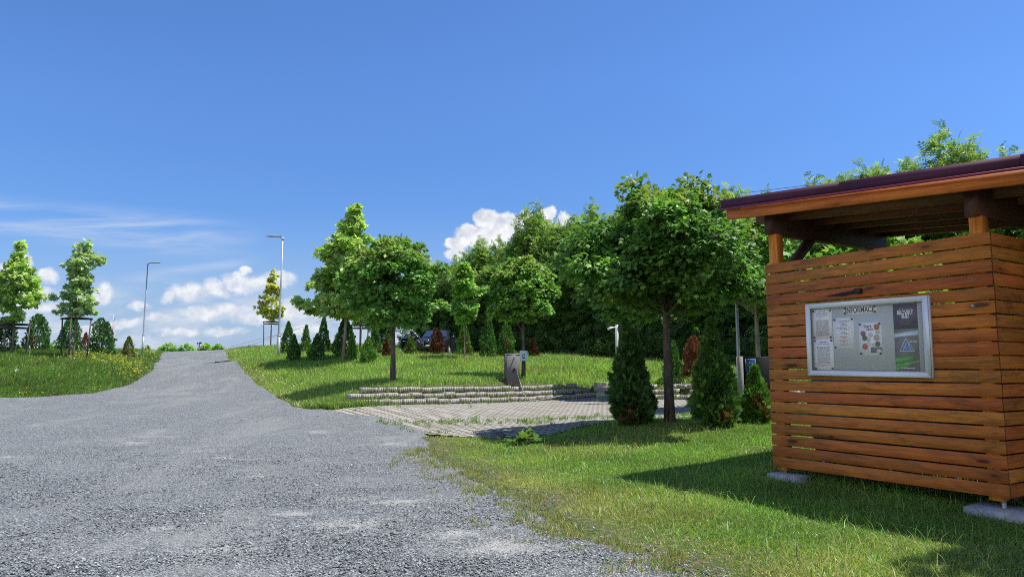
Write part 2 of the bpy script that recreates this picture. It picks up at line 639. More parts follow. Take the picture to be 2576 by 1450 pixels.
def dust_spots(k, p):
    d = None
    for (u, v, ru, rv) in [(865, 1258, .52, .38), (645, 1203, .33, .28), (25, 1155, .45, .3), (405, 1337, .42, .22), (345, 1118, .45, .35), (570, 1156, .28, .25), (880, 1330, .6, .5), (740, 1300, .35, .3), (1010, 1270, .5, .4), (560, 1390, .5, .25), (1280, 1390, .7, .45), (980, 1120, .5, .3), (800, 1090, .45, .4), (1150, 1350, .5, .4)]:
        x, y = hit(u, v)
        q = k.vmath('SUBTRACT', p, (x, y, 0))
        q = k.vmath('MULTIPLY', q, (1 / ru, 1 / rv, 0))
        ln = k.new('ShaderNodeVectorMath', operation='LENGTH')
        nt = k.nt
        nt.links.new(q, ln.inputs[0])
        e = k.math('SUBTRACT', 1.0, ln.outputs['Value'])
        d = e if d is None else k.math('MAXIMUM', d, e)
    return d


def mat_gravel():
    m, nt, out = new_mat('crushed_gravel')
    k = N(nt)
    p = k.pos()
    vc = k.voro(p, 58, out='Color')
    sep = k.new('ShaderNodeSeparateColor')
    nt.links.new(vc, sep.inputs[0])
    vd = k.voro(p, 58)
    vc2 = k.voro(p, 19, out='Color')
    sep2 = k.new('ShaderNodeSeparateColor')
    nt.links.new(vc2, sep2.inputs[0])
    c = k.ramp(sep.outputs[0], [(0, (.032, .038, .042)), (.22, (.138, .151, .154)), (.7, (.242, .258, .259)), (.93, (.36, .373, .37)), (1, (.54, .52, .48))])
    c = k.mix(k.math('MULTIPLY', k.sstep(sep2.outputs[0], .55, 1.0), .35), c, (.17, .185, .205, 1))
    c = k.mix(k.sstep(vd, .5, .8), c, (.05, .055, .062, 1))
    big = k.noise(p, .55, 5, .6)
    mid = k.noise(p, 4.5, 6, .7)
    dust = k.math('MULTIPLY', k.sstep(k.math('ADD', k.math('MULTIPLY', big, .6), k.math('MULTIPLY', mid, .4)), .5, .66), .55)
    fine = k.noise(p, 26, 4, .7)
    trk = k.noise(k.scale(p, (.8, .22, 1)), 1.0, 7, .68, .6)
    dust = k.math('MAXIMUM', dust, k.math('MULTIPLY', k.sstep(trk, .48, .72), .42))
    sp = k.math('ADD', dust_spots(k, p), k.math('MULTIPLY', k.math('SUBTRACT', k.math('ADD', k.math('MULTIPLY', mid, .5), k.math('MULTIPLY', fine, .5)), .52), 5.0))
    spot = k.math('MULTIPLY', k.sstep(sp, .12, 1.1), .62)
    c = k.mix(dust, c, (.30, .305, .29, 1))
    c = k.mix(spot, c, (.46, .455, .415, 1))
    hgt = k.math('SUBTRACT', k.math('SUBTRACT', 1.0, vd), k.math('MULTIPLY', spot, .3))
    hgt = k.math('ADD', hgt, k.math('MULTIPLY', sep2.outputs[1], .5))
    nt.links.new(k.bsdf(c, .88, 0, .25, hgt, .9, .02), out.inputs[0])
    return m


def mat_pavers():
    m, nt, out = new_mat('grass_pavers')
    k = N(nt)
    p = k.pos()
    mp = k.new('ShaderNodeMapping')
    nt.links.new(p, mp.inputs[0])
    mp.inputs['Rotation'].default_value = (0, 0, -math.atan2(WALL_C[1] - WALL_L[1], WALL_C[0] - WALL_L[0]) + .05)
    v = mp.outputs[0]
    sx = k.new('ShaderNodeSeparateXYZ')
    nt.links.new(v, sx.inputs[0])

    def cell(x, per):
        return k.math('ABSOLUTE', k.math('SUBTRACT', k.math('FRACT', k.math('DIVIDE', x, per)), .5))
    # slots of the grid blocks: 0.2 x 0.2 m module, slots in every cell
    hx = cell(sx.outputs[0], .215)
    row = k.math('FLOOR', k.math('DIVIDE', sx.outputs[1], .20))
    hy = cell(sx.outputs[1], .20)
    hole = k.math('MULTIPLY', k.sstep(hx, .37, .30), k.sstep(hy, .25, .19))
    jx = k.sstep(cell(k.math('ADD', sx.outputs[0], .1075), .645), .035, .015)
    jy = k.sstep(cell(k.math('ADD', sx.outputs[1], .1), .4), .04, .02)
    joint = k.math('MAXIMUM', jx, jy)
    nz = k.noise(p, 9, 5, .65)
    n2 = k.noise(p, .8, 4, .6)
    conc = k.mix(k.mapr(nz, .3, .7, 0, 1), (.27, .255, .225, 1), (.40, .375, .335, 1))
    conc = k.mix(k.math('MULTIPLY', k.sstep(n2, .42, .65), .6), conc, (.22, .195, .15, 1))
    n3 = k.noise(p, 2.6, 5, .7)
    conc = k.mix(k.math('MULTIPLY', k.sstep(n3, .54, .68), .6), conc, (.15, .145, .09, 1))
    fill = k.mix(k.sstep(n2, .42, .62), (.055, .05, .04, 1), (.10, .10, .06, 1))
    c = k.mix(k.math('MAXIMUM', hole, k.math('MULTIPLY', joint, .6)), conc, fill)
    hgt = k.math('SUBTRACT', 1.0, k.math('MAXIMUM', hole, k.math('MULTIPLY', joint, .5)))
    nt.links.new(k.bsdf(c, .9, 0, .25, hgt, .8, .03), out.inputs[0])
    return m


def grid_mesh(name, X, Y, Z, mat):
    r, c = X.shape
    idx = np.arange(r * c).reshape(r, c)
    q = np.stack([idx[:-1, :-1], idx[:-1, 1:], idx[1:, 1:], idx[1:, :-1]], -1).reshape(-1, 4)
    me = np_mesh(name, np.stack([X, Y, Z], -1).reshape(-1, 3), q.ravel(), np.arange(len(q)) * 4, None, True)
    me.materials.append(mat)
    return me


gxs = np.r_[[-1800, -900, -450, -240, -140, -90], np.arange(-60, 60.01, .4), [90, 140, 240, 450, 900, 1800]]
gys = np.r_[[-600, -200, -60], np.arange(-10, 90.01, .3), [110, 140, 200, 320, 600, 1200, 2400]]
X, Y = np.meshgrid(gxs, gys)
Z = H(X, Y)
inside = (X > xl(Y) + .35) & (X < xr(Y) - .35) & (Y < 63.5) & (Y > -5)
ins_p = in_poly(X, Y, PAVE) & (wall_s(X, Y) < -.25)
Z = Z - np.where(inside | ins_p, .09, 0)
o = obj('ground', grid_mesh('ground', X, Y, Z, mat_ground()))
tag(o, kind='structure')

ys = np.r_[np.arange(-5, 30, .2), np.arange(30, 63, .5)]
ts = np.linspace(0, 1, 150) ** 1.0
L, Rr = xl(ys), xr(ys)
X = L[:, None] * (1 - ts) + Rr[:, None] * ts
Y = np.repeat(ys[:, None], len(ts), 1)
Z = H(X, Y) + .03 + .012 * np.sin(X * 2.1 + np.sin(Y * 1.7)) * np.sin(Y * 2.7)
Z[:, 0] -= .1
Z[:, -1] -= .1
tag(obj('gravel_road', grid_mesh('gravel_road', X, Y, Z, mat_gravel())), kind='structure')

px = np.arange(-7, 12, .14)
py = np.arange(14, 28, .14)
X, Y = np.meshgrid(px, py)
keep = in_poly(X, Y, PAVE) & (wall_s(X, Y) < .05)
Zp = H(X, Y) * 0 + bil(ZM, X, Y) + .016
idx = np.arange(X.size).reshape(X.shape)
q = np.stack([idx[:-1, :-1], idx[:-1, 1:], idx[1:, 1:], idx[1:, :-1]], -1)
kq = keep[:-1, :-1] & keep[1:, 1:] & keep[:-1, 1:] & keep[1:, :-1]
q = q[kq]
used, inv = np.unique(q, return_inverse=True)
me = np_mesh('paved_bay', np.stack([X.ravel(), Y.ravel(), Zp.ravel()], -1)[used], inv.ravel(), np.arange(len(q)) * 4, None, True)
me.materials.append(mat_pavers())
tag(obj('paved_yard', me), kind='structure')

# ------------------------------------------------------------------ sky and sun
SUN_EL, SUN_AZ = math.radians(66), math.atan2(.08, 1.0)   # azimuth measured from +X towards +Y
sd = Vector((math.cos(SUN_EL) * math.cos(SUN_AZ), math.cos(SUN_EL) * math.sin(SUN_AZ), math.sin(SUN_EL)))
lt = bpy.data.lights.new('sun', 'SUN')
lt.energy = 5.0
lt.angle = math.radians(.53)
lt.color = (1.0, .955, .88)
lo = bpy.data.objects.new('sun', lt)
COL.objects.link(lo)
lo.rotation_euler = sd.to_track_quat('Z', 'Y').to_euler()

W = bpy.data.worlds.new('World')
SC.world = W
W.use_nodes = True
nt = W.node_tree
nt.nodes.clear()
k = N(nt)
wout = k.new('ShaderNodeOutputWorld')
sky = k.new('ShaderNodeTexSky', sky_type='NISHITA')
sky.sun_disc = False
sky.sun_elevation = SUN_EL
sky.sun_rotation = math.atan2(sd.x, sd.y)
sky.air_density = 1.0
sky.dust_density = .25
sky.ozone_density = 2.2
hs = k.new('ShaderNodeHueSaturation')
hs.inputs['Saturation'].default_value = 1.0
hs.inputs['Value'].default_value = 1.0
nt.links.new(sky.outputs[0], hs.inputs['Color'])
skyc = k.mix(1.0, hs.outputs[0], (.38, .56, .825, 1), 'MULTIPLY')
D = k.new('ShaderNodeTexCoord').outputs['Generated']
sx = k.new('ShaderNodeSeparateXYZ')
nt.links.new(D, sx.inputs[0])
yy = k.math('MAXIMUM', sx.outputs[1], .02)
A = k.math('DIVIDE', sx.outputs[0], yy)
E = k.math('DIVIDE', sx.outputs[2], yy)
AE = k.new('ShaderNodeCombineXYZ')
nt.links.new(A, AE.inputs[0])
nt.links.new(E, AE.inputs[1])
AE = AE.outputs[0]


def ae(u, v):
    d = ray(u, v)
    return d[0] / d[1], d[2] / d[1]


PUFFS = [(1225, 548, 36, 26), (1180, 592, 45, 32), (1258, 555, 45, 25), (1300, 575, 55, 38), (1322, 545, 20, 18), (1375, 545, 24, 26), (1420, 560, 24, 26), (1150, 612, 32, 18), (1230, 600, 70, 30), (1340, 580, 70, 34), (1400, 585, 55, 30), (1150, 640, 40, 16),
         (478, 735, 58, 24), (430, 745, 22, 16), (540, 725, 45, 22), (595, 712, 38, 28), (640, 710, 40, 22), (690, 700, 50, 20), (620, 680, 14, 12),
         (520, 785, 70, 16), (575, 780, 50, 18), (650, 800, 60, 15), (720, 790, 60, 22), (745, 770, 28, 24), (400, 800, 35, 12), (350, 770, 26, 14), (310, 815, 45, 14),
         (262, 735, 20, 22), (240, 745, 22, 14), (115, 690, 35, 22), (60, 650, 26, 20), (30, 680, 40, 22), (90, 740, 70, 18), (130, 770, 60, 16), (40, 765, 60, 20),
         (450, 835, 70, 10), (560, 830, 60, 10), (770, 830, 60, 14), (210, 835, 80, 10), (820, 780, 50, 20)]


def puff_field(coord):
    f = None
    s2 = k.new('ShaderNodeSeparateXYZ')
    nt.links.new(coord, s2.inputs[0])
    for (u, v, ru, rv) in PUFFS:
        a, e = ae(u, v)
        dx = k.math('MULTIPLY', k.math('SUBTRACT', s2.outputs[0], a), F / ru)
        dy = k.math('MULTIPLY', k.math('SUBTRACT', s2.outputs[1], e), F / rv)
        r2 = k.math('ADD', k.math('MULTIPLY', dx, dx), k.math('MULTIPLY', dy, dy))
        g = k.math('SUBTRACT', 1.0, k.math('SQRT', r2))
        f = g if f is None else k.math('MAXIMUM', f, g)
    return f


warp = k.vmath('SUBTRACT', k.noise(AE, 26, 4, .6, out=1), (.5, .5, .5))
wv = k.vmath('SCALE', warp)
wv.node.inputs[3].default_value = .022
wv2 = k.vmath('SUBTRACT', k.noise(AE, 95, 3, .6, out=1), (.5, .5, .5))
wv2 = k.vmath('SCALE', wv2)
wv2.node.inputs[3].default_value = .008
c1 = k.vmath('ADD', k.vmath('ADD', AE, wv), wv2)
f1 = puff_field(c1)
bil1 = k.voro(c1, 62, feature='SMOOTH_F1')
nzc = k.noise(AE, 55, 6, .62)
f1n = k.math('ADD', f1, k.math('MULTIPLY', k.math('SUBTRACT', nzc, .5), .55))
f1n = k.math('ADD', f1n, k.math('MULTIPLY', k.math('SUBTRACT', .42, bil1), .35))
soft = k.mapr(E, .10, .17, .42, .0)
mask = k.sstep(f1n, k.math('SUBTRACT', -.10, k.math('MULTIPLY', soft, .6)), k.math('ADD', .22, soft))
# the clouds low on the horizon are thinner
thin = k.mapr(E, .03, .16, .7, 1.0)
mask = k.math('MULTIPLY', mask, thin)
shade = k.noise(k.vmath('ADD', c1, (.006, .012, 0)), 42, 5, .6)
lit = k.math('ADD', k.math('MULTIPLY', k.math('SUBTRACT', nzc, shade), 2.2), k.math('MULTIPLY', bil1, -.7))
lit = k.math('ADD', lit, .98, clamp=True)
cloudc = k.mix(lit, (2.6, 2.85, 3.4, 1), (4.5, 4.55, 4.7, 1))
# thin high streaks
sc = k.vmath('MULTIPLY', AE, (5.0, 42.0, 1))
st = k.noise(sc, 1.0, 5, .6, .4)
a0, e0 = ae(0, 545)
a1, e1 = ae(690, 612)
line = k.math('ADD', e0, k.math('MULTIPLY', k.math('SUBTRACT', A, a0), (e1 - e0) / (a1 - a0)))
dd = k.math('ABSOLUTE', k.math('SUBTRACT', E, line))
band = k.math('MULTIPLY', k.sstep(dd, .042, .0), k.sstep(A, -.33, -.5))
b2a, b2e = ae(330, 700)
b2a1, b2e1 = ae(640, 655)
line2 = k.math('ADD', b2e, k.math('MULTIPLY', k.math('SUBTRACT', A, b2a), (b2e1 - b2e) / (b2a1 - b2a)))
band2 = k.math('MULTIPLY', k.sstep(k.math('ABSOLUTE', k.math('SUBTRACT', E, line2)), .012, 0.0), k.math('MULTIPLY', k.sstep(A, -.34, -.42), k.sstep(A, -.60, -.50)))
cir = k.math('MULTIPLY', k.math('MAXIMUM', band, k.math('MULTIPLY', band2, .7)), k.sstep(st, .3, .75))
dim = k.vmath('SCALE', skyc)
nt.links.new(k.mapr(E, .02, .42, .74, 1.0), dim.node.inputs[3])
veil = k.math('MULTIPLY', k.sstep(E, .24, .0), .85)
col = k.mix(veil, dim, (1.95, 2.5, 3.4, 1))
col = k.mix(k.math('MULTIPLY', cir, .85), col, (2.9, 3.3, 4.1, 1))
hz = k.noise(k.vmath('MULTIPLY', AE, (7.0, 20.0, 1)), 1.0, 6, .62, .3)
hzm = k.math('MULTIPLY', k.sstep(hz, .42, .66), k.sstep(E, .15, .07))
col = k.mix(k.math('MULTIPLY', hzm, k.math('MULTIPLY', k.sstep(sx.outputs[1], .02, .12), .62)), col, (3.7, 3.8, 4.15, 1))
front = k.sstep(sx.outputs[1], .02, .12)
col = k.mix(k.math('MULTIPLY', mask, front), col, cloudc)
# unseen white cloud bank, added left of and behind the viewer as fill light
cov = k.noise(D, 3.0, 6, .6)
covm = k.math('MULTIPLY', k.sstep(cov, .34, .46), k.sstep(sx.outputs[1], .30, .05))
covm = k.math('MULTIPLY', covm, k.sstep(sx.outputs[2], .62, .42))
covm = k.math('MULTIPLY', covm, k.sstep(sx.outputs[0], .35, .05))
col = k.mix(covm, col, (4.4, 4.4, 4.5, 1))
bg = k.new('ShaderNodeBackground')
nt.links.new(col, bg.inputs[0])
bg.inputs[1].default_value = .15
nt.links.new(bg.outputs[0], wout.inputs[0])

# ------------------------------------------------------------------ camera
cam = bpy.data.cameras.new('camera')
cam.sensor_width = 36
cam.lens = 36 * F / 2576
cam.clip_end = 6000
cam.clip_start = .05
co = bpy.data.objects.new('camera', cam)
COL.objects.link(co)
co.location = (0, 0, CAMH)
co.rotation_euler = (PI / 2 + TH, 0, 0)
SC.camera = co
SC.view_settings.view_transform = 'Standard'
SC.view_settings.look = 'None'
SC.view_settings.exposure = 0.5
SC.view_settings.gamma = 1.0
SC.cycles.use_denoising = False
SC.cycles.filter_width = 1.0
SC.cycles.max_bounces = 8
SC.cycles.transparent_max_bounces = 12
SC.cycles.sample_clamp_indirect = 6
#PART2
# ------------------------------------------------------------------ leaf templates
MAPLE_V = [(0, 0, 0), (.16, -.06, -.02), (.46, .10, -.10), (.30, .30, -.04), (.54, .62, -.12), (.22, .60, -.03), (0, 1.0, -.08), (-.22, .60, -.03), (-.54, .62, -.12), (-.30, .30, -.04), (-.46, .10, -.10), (-.16, -.06, -.02), (0, .4, .04)]
MAPLE_F = [(12, i, i + 1) for i in range(0, 11)] + [(12, 11, 0)]


def diamond(vs, fs, a, b, w, z=0.0):
    a, b = np.array(a, float), np.array(b, float)
    d = b - a
    n = np.array((-d[1], d[0], 0)) / max(np.hypot(d[0], d[1]), 1e-6)
    m = a + d * .42
    o = len(vs)
    vs += [tuple(a), tuple(m + n * w / 2 + (0, 0, z)), tuple(b), tuple(m - n * w / 2 + (0, 0, z))]
    fs.append((o, o + 3, o + 2, o + 1))


FROND_V, FROND_F = [], []
diamond(FROND_V, FROND_F, (0, 0, 0), (0, 1, .05), .16)
for y0, L_ in ((.12, .50), (.32, .46), (.52, .36)):
    for s in (-1, 1):
        diamond(FROND_V, FROND_F, (0, y0, 0), (s * L_ * .62, y0 + L_ * .75, .06 * s), .15, .02)
COMP_V, COMP_F = [], []
for i, y0 in enumerate((.16, .36, .56, .76)):
    for s in (-1, 1):
        diamond(COMP_V, COMP_F, (0, y0, -.25 * y0 * y0), (s * .34, y0 + .12, -.25 * y0 * y0 - .06), .17)
diamond(COMP_V, COMP_F, (0, .84, -.18), (0, 1.16, -.3), .16)


def mix_tint(n, cols, jit=.18):
    cols = np.array(cols)
    i = R.integers(0, len(cols), n)
    j = R.integers(0, len(cols), n)
    f = R.random((n, 1))
    c = cols[i] * f + cols[j] * (1 - f)
    return c * (1 + R.normal(size=(n, 1)) * jit).clip(.5, 1.7)


def clump_crown(prof, height, n_cl, rcl, n_leaf, wob_=.12, inner=.25, lean=(0, 0), extra=()):
    """leaf positions on the shells of many small clumps inside an outline prof: [(t, radius)], t = 0..1 over the height"""
    t = np.array([p[0] for p in prof])
    r = np.array([p[1] for p in prof])
    cs = []
    tt = np.linspace(0, 1, 200)
    w = np.interp(tt, t, r) + .05
    w /= w.sum()
    ph = R.random(4) * 6
    for i in range(n_cl):
        ti = R.choice(tt, p=w)
        a = R.random() * 2 * PI
        rr = np.interp(ti, t, r) * (1 + wob_ * math.sin(3 * a + ph[0] + 5 * ti) + wob_ * math.sin(5 * a + ph[1] - 7 * ti))
        q = (inner + (1 - inner) * math.sqrt(R.random())) * max(rr - rcl * .55, .02)
        cs.append((math.cos(a) * q + lean[0] * ti * height, math.sin(a) * q + lean[1] * ti * height, ti * height))
    cs += [(a, b, c) for a, b, c, r_ in extra]
    rs = np.r_[np.full(n_cl, rcl), [q[3] for q in extra]]
    cs = np.array(cs)
    n_cl = len(cs)
    k_ = R.integers(0, n_cl, n_leaf)
    d = rdir(n_leaf)
    d[:, 2] = np.where(d[:, 2] < -.3, -d[:, 2] * .6, d[:, 2])
    rad = rs[k_][:, None] * (.55 + .5 * R.random((n_leaf, 1))) * (0.75 + .5 * R.random((n_cl, 1)))[k_]
    pos = cs[k_] + d * rad * np.array((1, 1, .8))
    ax = np.c_[lean[0] * pos[:, 2], lean[1] * pos[:, 2], pos[:, 2] * 0 + height * .45]
    out = unit(pos - ax)
    return pos, d, out, cs, k_


def leaf_crown(name, prof, height, n_cl, rcl, n_leaf, size, cols, mat, up=.55, lean=(0, 0), inner=.25, wob_=.12, pale=None, top_cols=None, extra=()):
    pos, d, out, cs, k_ = clump_crown(prof, height, n_cl, rcl, n_leaf, wob_, inner, lean, extra=extra)
    n_cl = len(cs)
    n = unit(d * .55 + out * .35 + np.array((0, 0, up)) + R.normal(size=(n_leaf, 3)) * .42)
    t = unit(d * .8 + out * .4 + np.array((0, 0, -.55)) + R.normal(size=(n_leaf, 3)) * .5)
    sc = size * (.6 + .65 * R.random(n_leaf))
    tint = mix_tint(n_leaf, cols)
    # every clump has its own shade of green
    tint *= (1 + R.normal(size=(n_cl, 1)) * .14)[k_].clip(.6, 1.5)
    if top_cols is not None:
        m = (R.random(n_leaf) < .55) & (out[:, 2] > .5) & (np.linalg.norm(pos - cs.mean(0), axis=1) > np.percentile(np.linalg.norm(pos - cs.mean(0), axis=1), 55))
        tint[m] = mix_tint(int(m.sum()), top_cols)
    if pale is not None:
        m = R.random(n_leaf) < .34
        tint[m] = mix_tint(int(m.sum()), pale)
    return inst_mesh(name, MAPLE_V, MAPLE_F, pos, basis_of(t, n), sc, tint, mat), cs


def trunk_mesh(name, h, r0, r1, cs=None, zc=0.0, nb=9, lean=(0, 0), flare=1.25, wig=.02, mat=None, parent=None):
    mb = MB()
    pts, rad = [], []
    m = 10
    for i in range(m + 1):
        t = i / m
        pts.append((lean[0] * t * h + wig * math.sin(5 * t + 1), lean[1] * t * h + wig * math.sin(7 * t), t * h))
        rad.append(r0 * (flare - (flare - 1) * min(1, t * 8)) * (1 - t) + r1 * t)
    pts[0] = (pts[0][0], pts[0][1], -.15)
    mb.tube(pts, rad, 10)
    if cs is not None:
        for c in cs[:nb]:
            c = Vector(c) + Vector((0, 0, zc))
            t = min(max((c.z - .5) / h, .35), .97)
            i = min(int(t * m), m - 1)
            a = Vector(pts[i]).lerp(Vector(pts[i + 1]), t * m - i)
            if c.z < a.z: a = Vector(pts[max(i - 3, 3)])
            mid = a.lerp(c, .5) + Vector((0, 0, .08))
            mb.tube([a, mid, c], [rad[i] * .5, rad[i] * .3, .008], 6, cap=False)
    return mb.build('trunk', mat, parent, True)


def maple(name, label, u, Y, crown_z, prof, ch, n_cl, rcl, n_leaf, size, cols, trunk_r, mat='leaf', bark='bark', lean=(0, 0), group=None, top_h=.85, cat='tree', **kw):
    g = G(u, Y)
    t = thing(name, label, cat, g, R.random() * 6, group)
    t.rotation_euler = (0, 0, 0)
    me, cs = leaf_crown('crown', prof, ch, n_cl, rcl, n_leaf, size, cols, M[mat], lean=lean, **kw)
    c = obj('crown', me, t)
    c.location = (0, 0, crown_z)
    trunk_mesh('trunk', crown_z + ch * top_h, trunk_r, trunk_r * .25, cs, crown_z, 12, lean=(lean[0] * .7, lean[1] * .7), mat=M[bark], parent=t)
    return t


GR = [(0.177, 0.372, 0.068), (0.235, 0.463, 0.088), (0.137, 0.302, 0.063), (0.293, 0.534, 0.092)]
GR_D = [(0.092, 0.215, 0.051), (0.131, 0.283, 0.065), (0.173, 0.33, 0.07)]
GR_TOP = [(0.274, 0.378, 0.084), (0.336, 0.358, 0.126), (0.21, 0.336, 0.073)]
SYC = [(.29, .49, .095), (.38, .56, .115), (.23, .42, .09), (.45, .58, .16)]
SYC_PALE = [(.56, .66, .34), (.50, .60, .24)]
YEL = [(.72, .74, .12), (.72, .70, .19), (.55, .62, .11)]


def pxh(dv, Y):
    return dv * Y / F


# --- globe maples and young trees: u, distance, heights read off in photo rows
DOME = [(0, .45), (.08, .86), (.25, 1.0), (.5, .95), (.72, .78), (.88, .5), (1, .16)]
BALL = [(0, .35), (.12, .75), (.35, 1.0), (.6, .92), (.8, .62), (.93, .34), (1, .1)]
OVAL = [(0, .25), (.15, .75), (.35, 1.0), (.6, .8), (.8, .45), (1, .08)]


def sp(prof, r):
    return [(a, b * r) for a, b in prof]


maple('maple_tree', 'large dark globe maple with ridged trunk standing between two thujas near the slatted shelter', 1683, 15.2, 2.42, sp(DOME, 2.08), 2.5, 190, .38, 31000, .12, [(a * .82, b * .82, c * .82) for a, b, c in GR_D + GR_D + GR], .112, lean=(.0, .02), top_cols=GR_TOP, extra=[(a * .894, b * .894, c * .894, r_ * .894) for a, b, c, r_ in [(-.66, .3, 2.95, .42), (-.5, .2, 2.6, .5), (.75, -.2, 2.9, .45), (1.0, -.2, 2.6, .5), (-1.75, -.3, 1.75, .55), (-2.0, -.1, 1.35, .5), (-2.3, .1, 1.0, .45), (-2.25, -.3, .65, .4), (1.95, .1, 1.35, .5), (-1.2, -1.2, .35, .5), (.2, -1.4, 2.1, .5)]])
maple('maple_tree', 'flat topped globe maple with its bare trunk in a round shadow above the stepped wall', 986, 24.0, 1.98, [(a, b * 1.72) for a, b in [(0, .5), (.1, .88), (.3, 1.0), (.6, .97), (.8, .82), (.93, .55), (1, .2)]], 2.75, 140, .36, 19000, .13, GR + GR_D, .10, top_cols=GR_TOP, extra=[(-.95, -.2, 2.3, .38), (.2, .1, 2.85, .34), (.85, -.2, 2.6, .36), (1.5, 0, 1.9, .36), (-1.6, 0, 1.4, .4), (-.3, -.8, 2.6, .36)])
maple('maple_tree', 'globe maple with pointed top and a pale blue sign on its trunk', 1316, 27.0, 2.15, sp(BALL, 1.42), 2.55, 110, .33, 12500, .135, GR + [(.09, .15, .03)], .085, top_cols=GR_TOP)
maple('maple_tree', 'globe maple whose thin trunk shows behind the crown of the large dark globe maple', 1607, 26.5, 2.4, sp(DOME, 1.5), 2.6, 60, .45, 4000, .2, GR_D, .10)
maple('maple_tree', 'globe maple with pale slender trunk rising behind the dark service cabinet and the shelter', 1912, 20.5, 2.75, sp(DOME, 1.75), 2.9, 70, .46, 5500, .2, GR_D + GR, .085, bark='bark_pale', top_cols=GR_TOP)
maple('maple_tree', 'globe maple seen only through the open top of the slatted shelter', 2190, 17.5, 2.2, sp(DOME, 1.6), 2.6, 60, .46, 4500, .2, GR, .09, top_cols=GR_TOP)

t_ = maple('maple_tree', 'globe maple standing beyond the near corner of the shelter, its shade dappling the side boards', 1288, 9.0, 5.0, sp(DOME, 1.8), 2.9, 60, .45, 6000, .16, GR, .12)
t_.location = (7.3, 5.3, h1(7.3, 5.3))

maple('sycamore_tree', 'tallest young sycamore with bright yellow green crown and mottled pale trunk behind the globe maples', 862, 33.0, 2.05, [(0, .35), (.05, 1.5), (.16, 1.75), (.30, 1.5), (.45, 1.4), (.62, 1.22), (.78, .78), (.9, .38), (1, .06)], 5.05, 150, .36, 9500, .23, SYC, .085, 'leaf_pale', 'bark_pale', lean=(.065, 0), top_h=.93, pale=SYC_PALE, up=.4, extra=[(.30, 0, 4.15, .40), (.36, 0, 4.5, .34), (.40, .05, 4.8, .27), (.44, 0, 5.05, .2), (.46, 0, 5.25, .13), (-1.9, 0, .55, .35), (-2.2, 0, .75, .28), (-1.5, 0, .25, .3)])
maple('sycamore_tree', 'small yellow green maple on a thin pale trunk in front of the dark wood', 1167, 33.0, 1.75, sp(OVAL, .78), 2.7, 56, .27, 2900, .17, SYC[:3] + GR, .035, 'leaf_pale', 'bark_pale')
maple('sycamore_tree', 'young sycamore cut by the left picture edge with light green pointed crown', 28, 32.0, 1.75, [(0, .35), (.1, .8), (.3, 1.1), (.5, .9), (.7, .5), (.85, .26), (1, .1)], 3.5, 130, .20, 3300, .19, SYC, .055, 'leaf_pale', 'bark_thin', lean=(.0, 0), pale=SYC_PALE)
maple('sycamore_tree', 'young sycamore with forked leaning top held in a blackened stake frame on the flower bank', 181, 32.0, 1.95, [(0, .42), (.08, .82), (.22, .85), (.36, .62), (.52, .58), (.68, .72), (.78, .55), (.9, .45), (1, .16)], 3.4, 115, .185, 2900, .185, [(.30, .46, .18), (.36, .52, .22), (.42, .56, .25)], .05, 'leaf_pale', 'bark_thin', lean=(.07, 0), pale=[(.56, .64, .45), (.48, .58, .38)], wob_=.3)
maple('sycamore_tree', 'small yellow leaved young tree beside the taller street lamp at the crest', 680, 51.0, 1.95, [(0, .3), (.12, .82), (.28, 1.05), (.45, .76), (.65, .5), (.85, .28), (1, .08)], 3.8, 95, .19, 2300, .2, YEL, .04, 'leaf_pale', 'bark_thin', pale=[(.36, .38, .16)])
maple('sycamore_tree', 'young light leaved tree in a stake frame glimpsed under the flat topped globe maple', 904, 38.0, 1.75, sp(OVAL, 1.15), 3.0, 34, .4, 2200, .22, SYC, .05, 'leaf_pale', 'bark_pale', pale=SYC_PALE)

# ------------------------------------------------------------------ thujas
TH_G = [(0.056, 0.14, 0.043), (0.087, 0.199, 0.051), (0.122, 0.255, 0.056)]
TH_L = [(0.112, 0.25, 0.049), (0.163, 0.337, 0.065), (0.212, 0.387, 0.075)]
TH_B = [(0.28, 0.105, 0.042), (0.364, 0.147, 0.063), (0.182, 0.07, 0.042)]
TH_BD = [(0.105, 0.042, 0.031), (0.154, 0.059, 0.039), (0.07, 0.039, 0.028)]


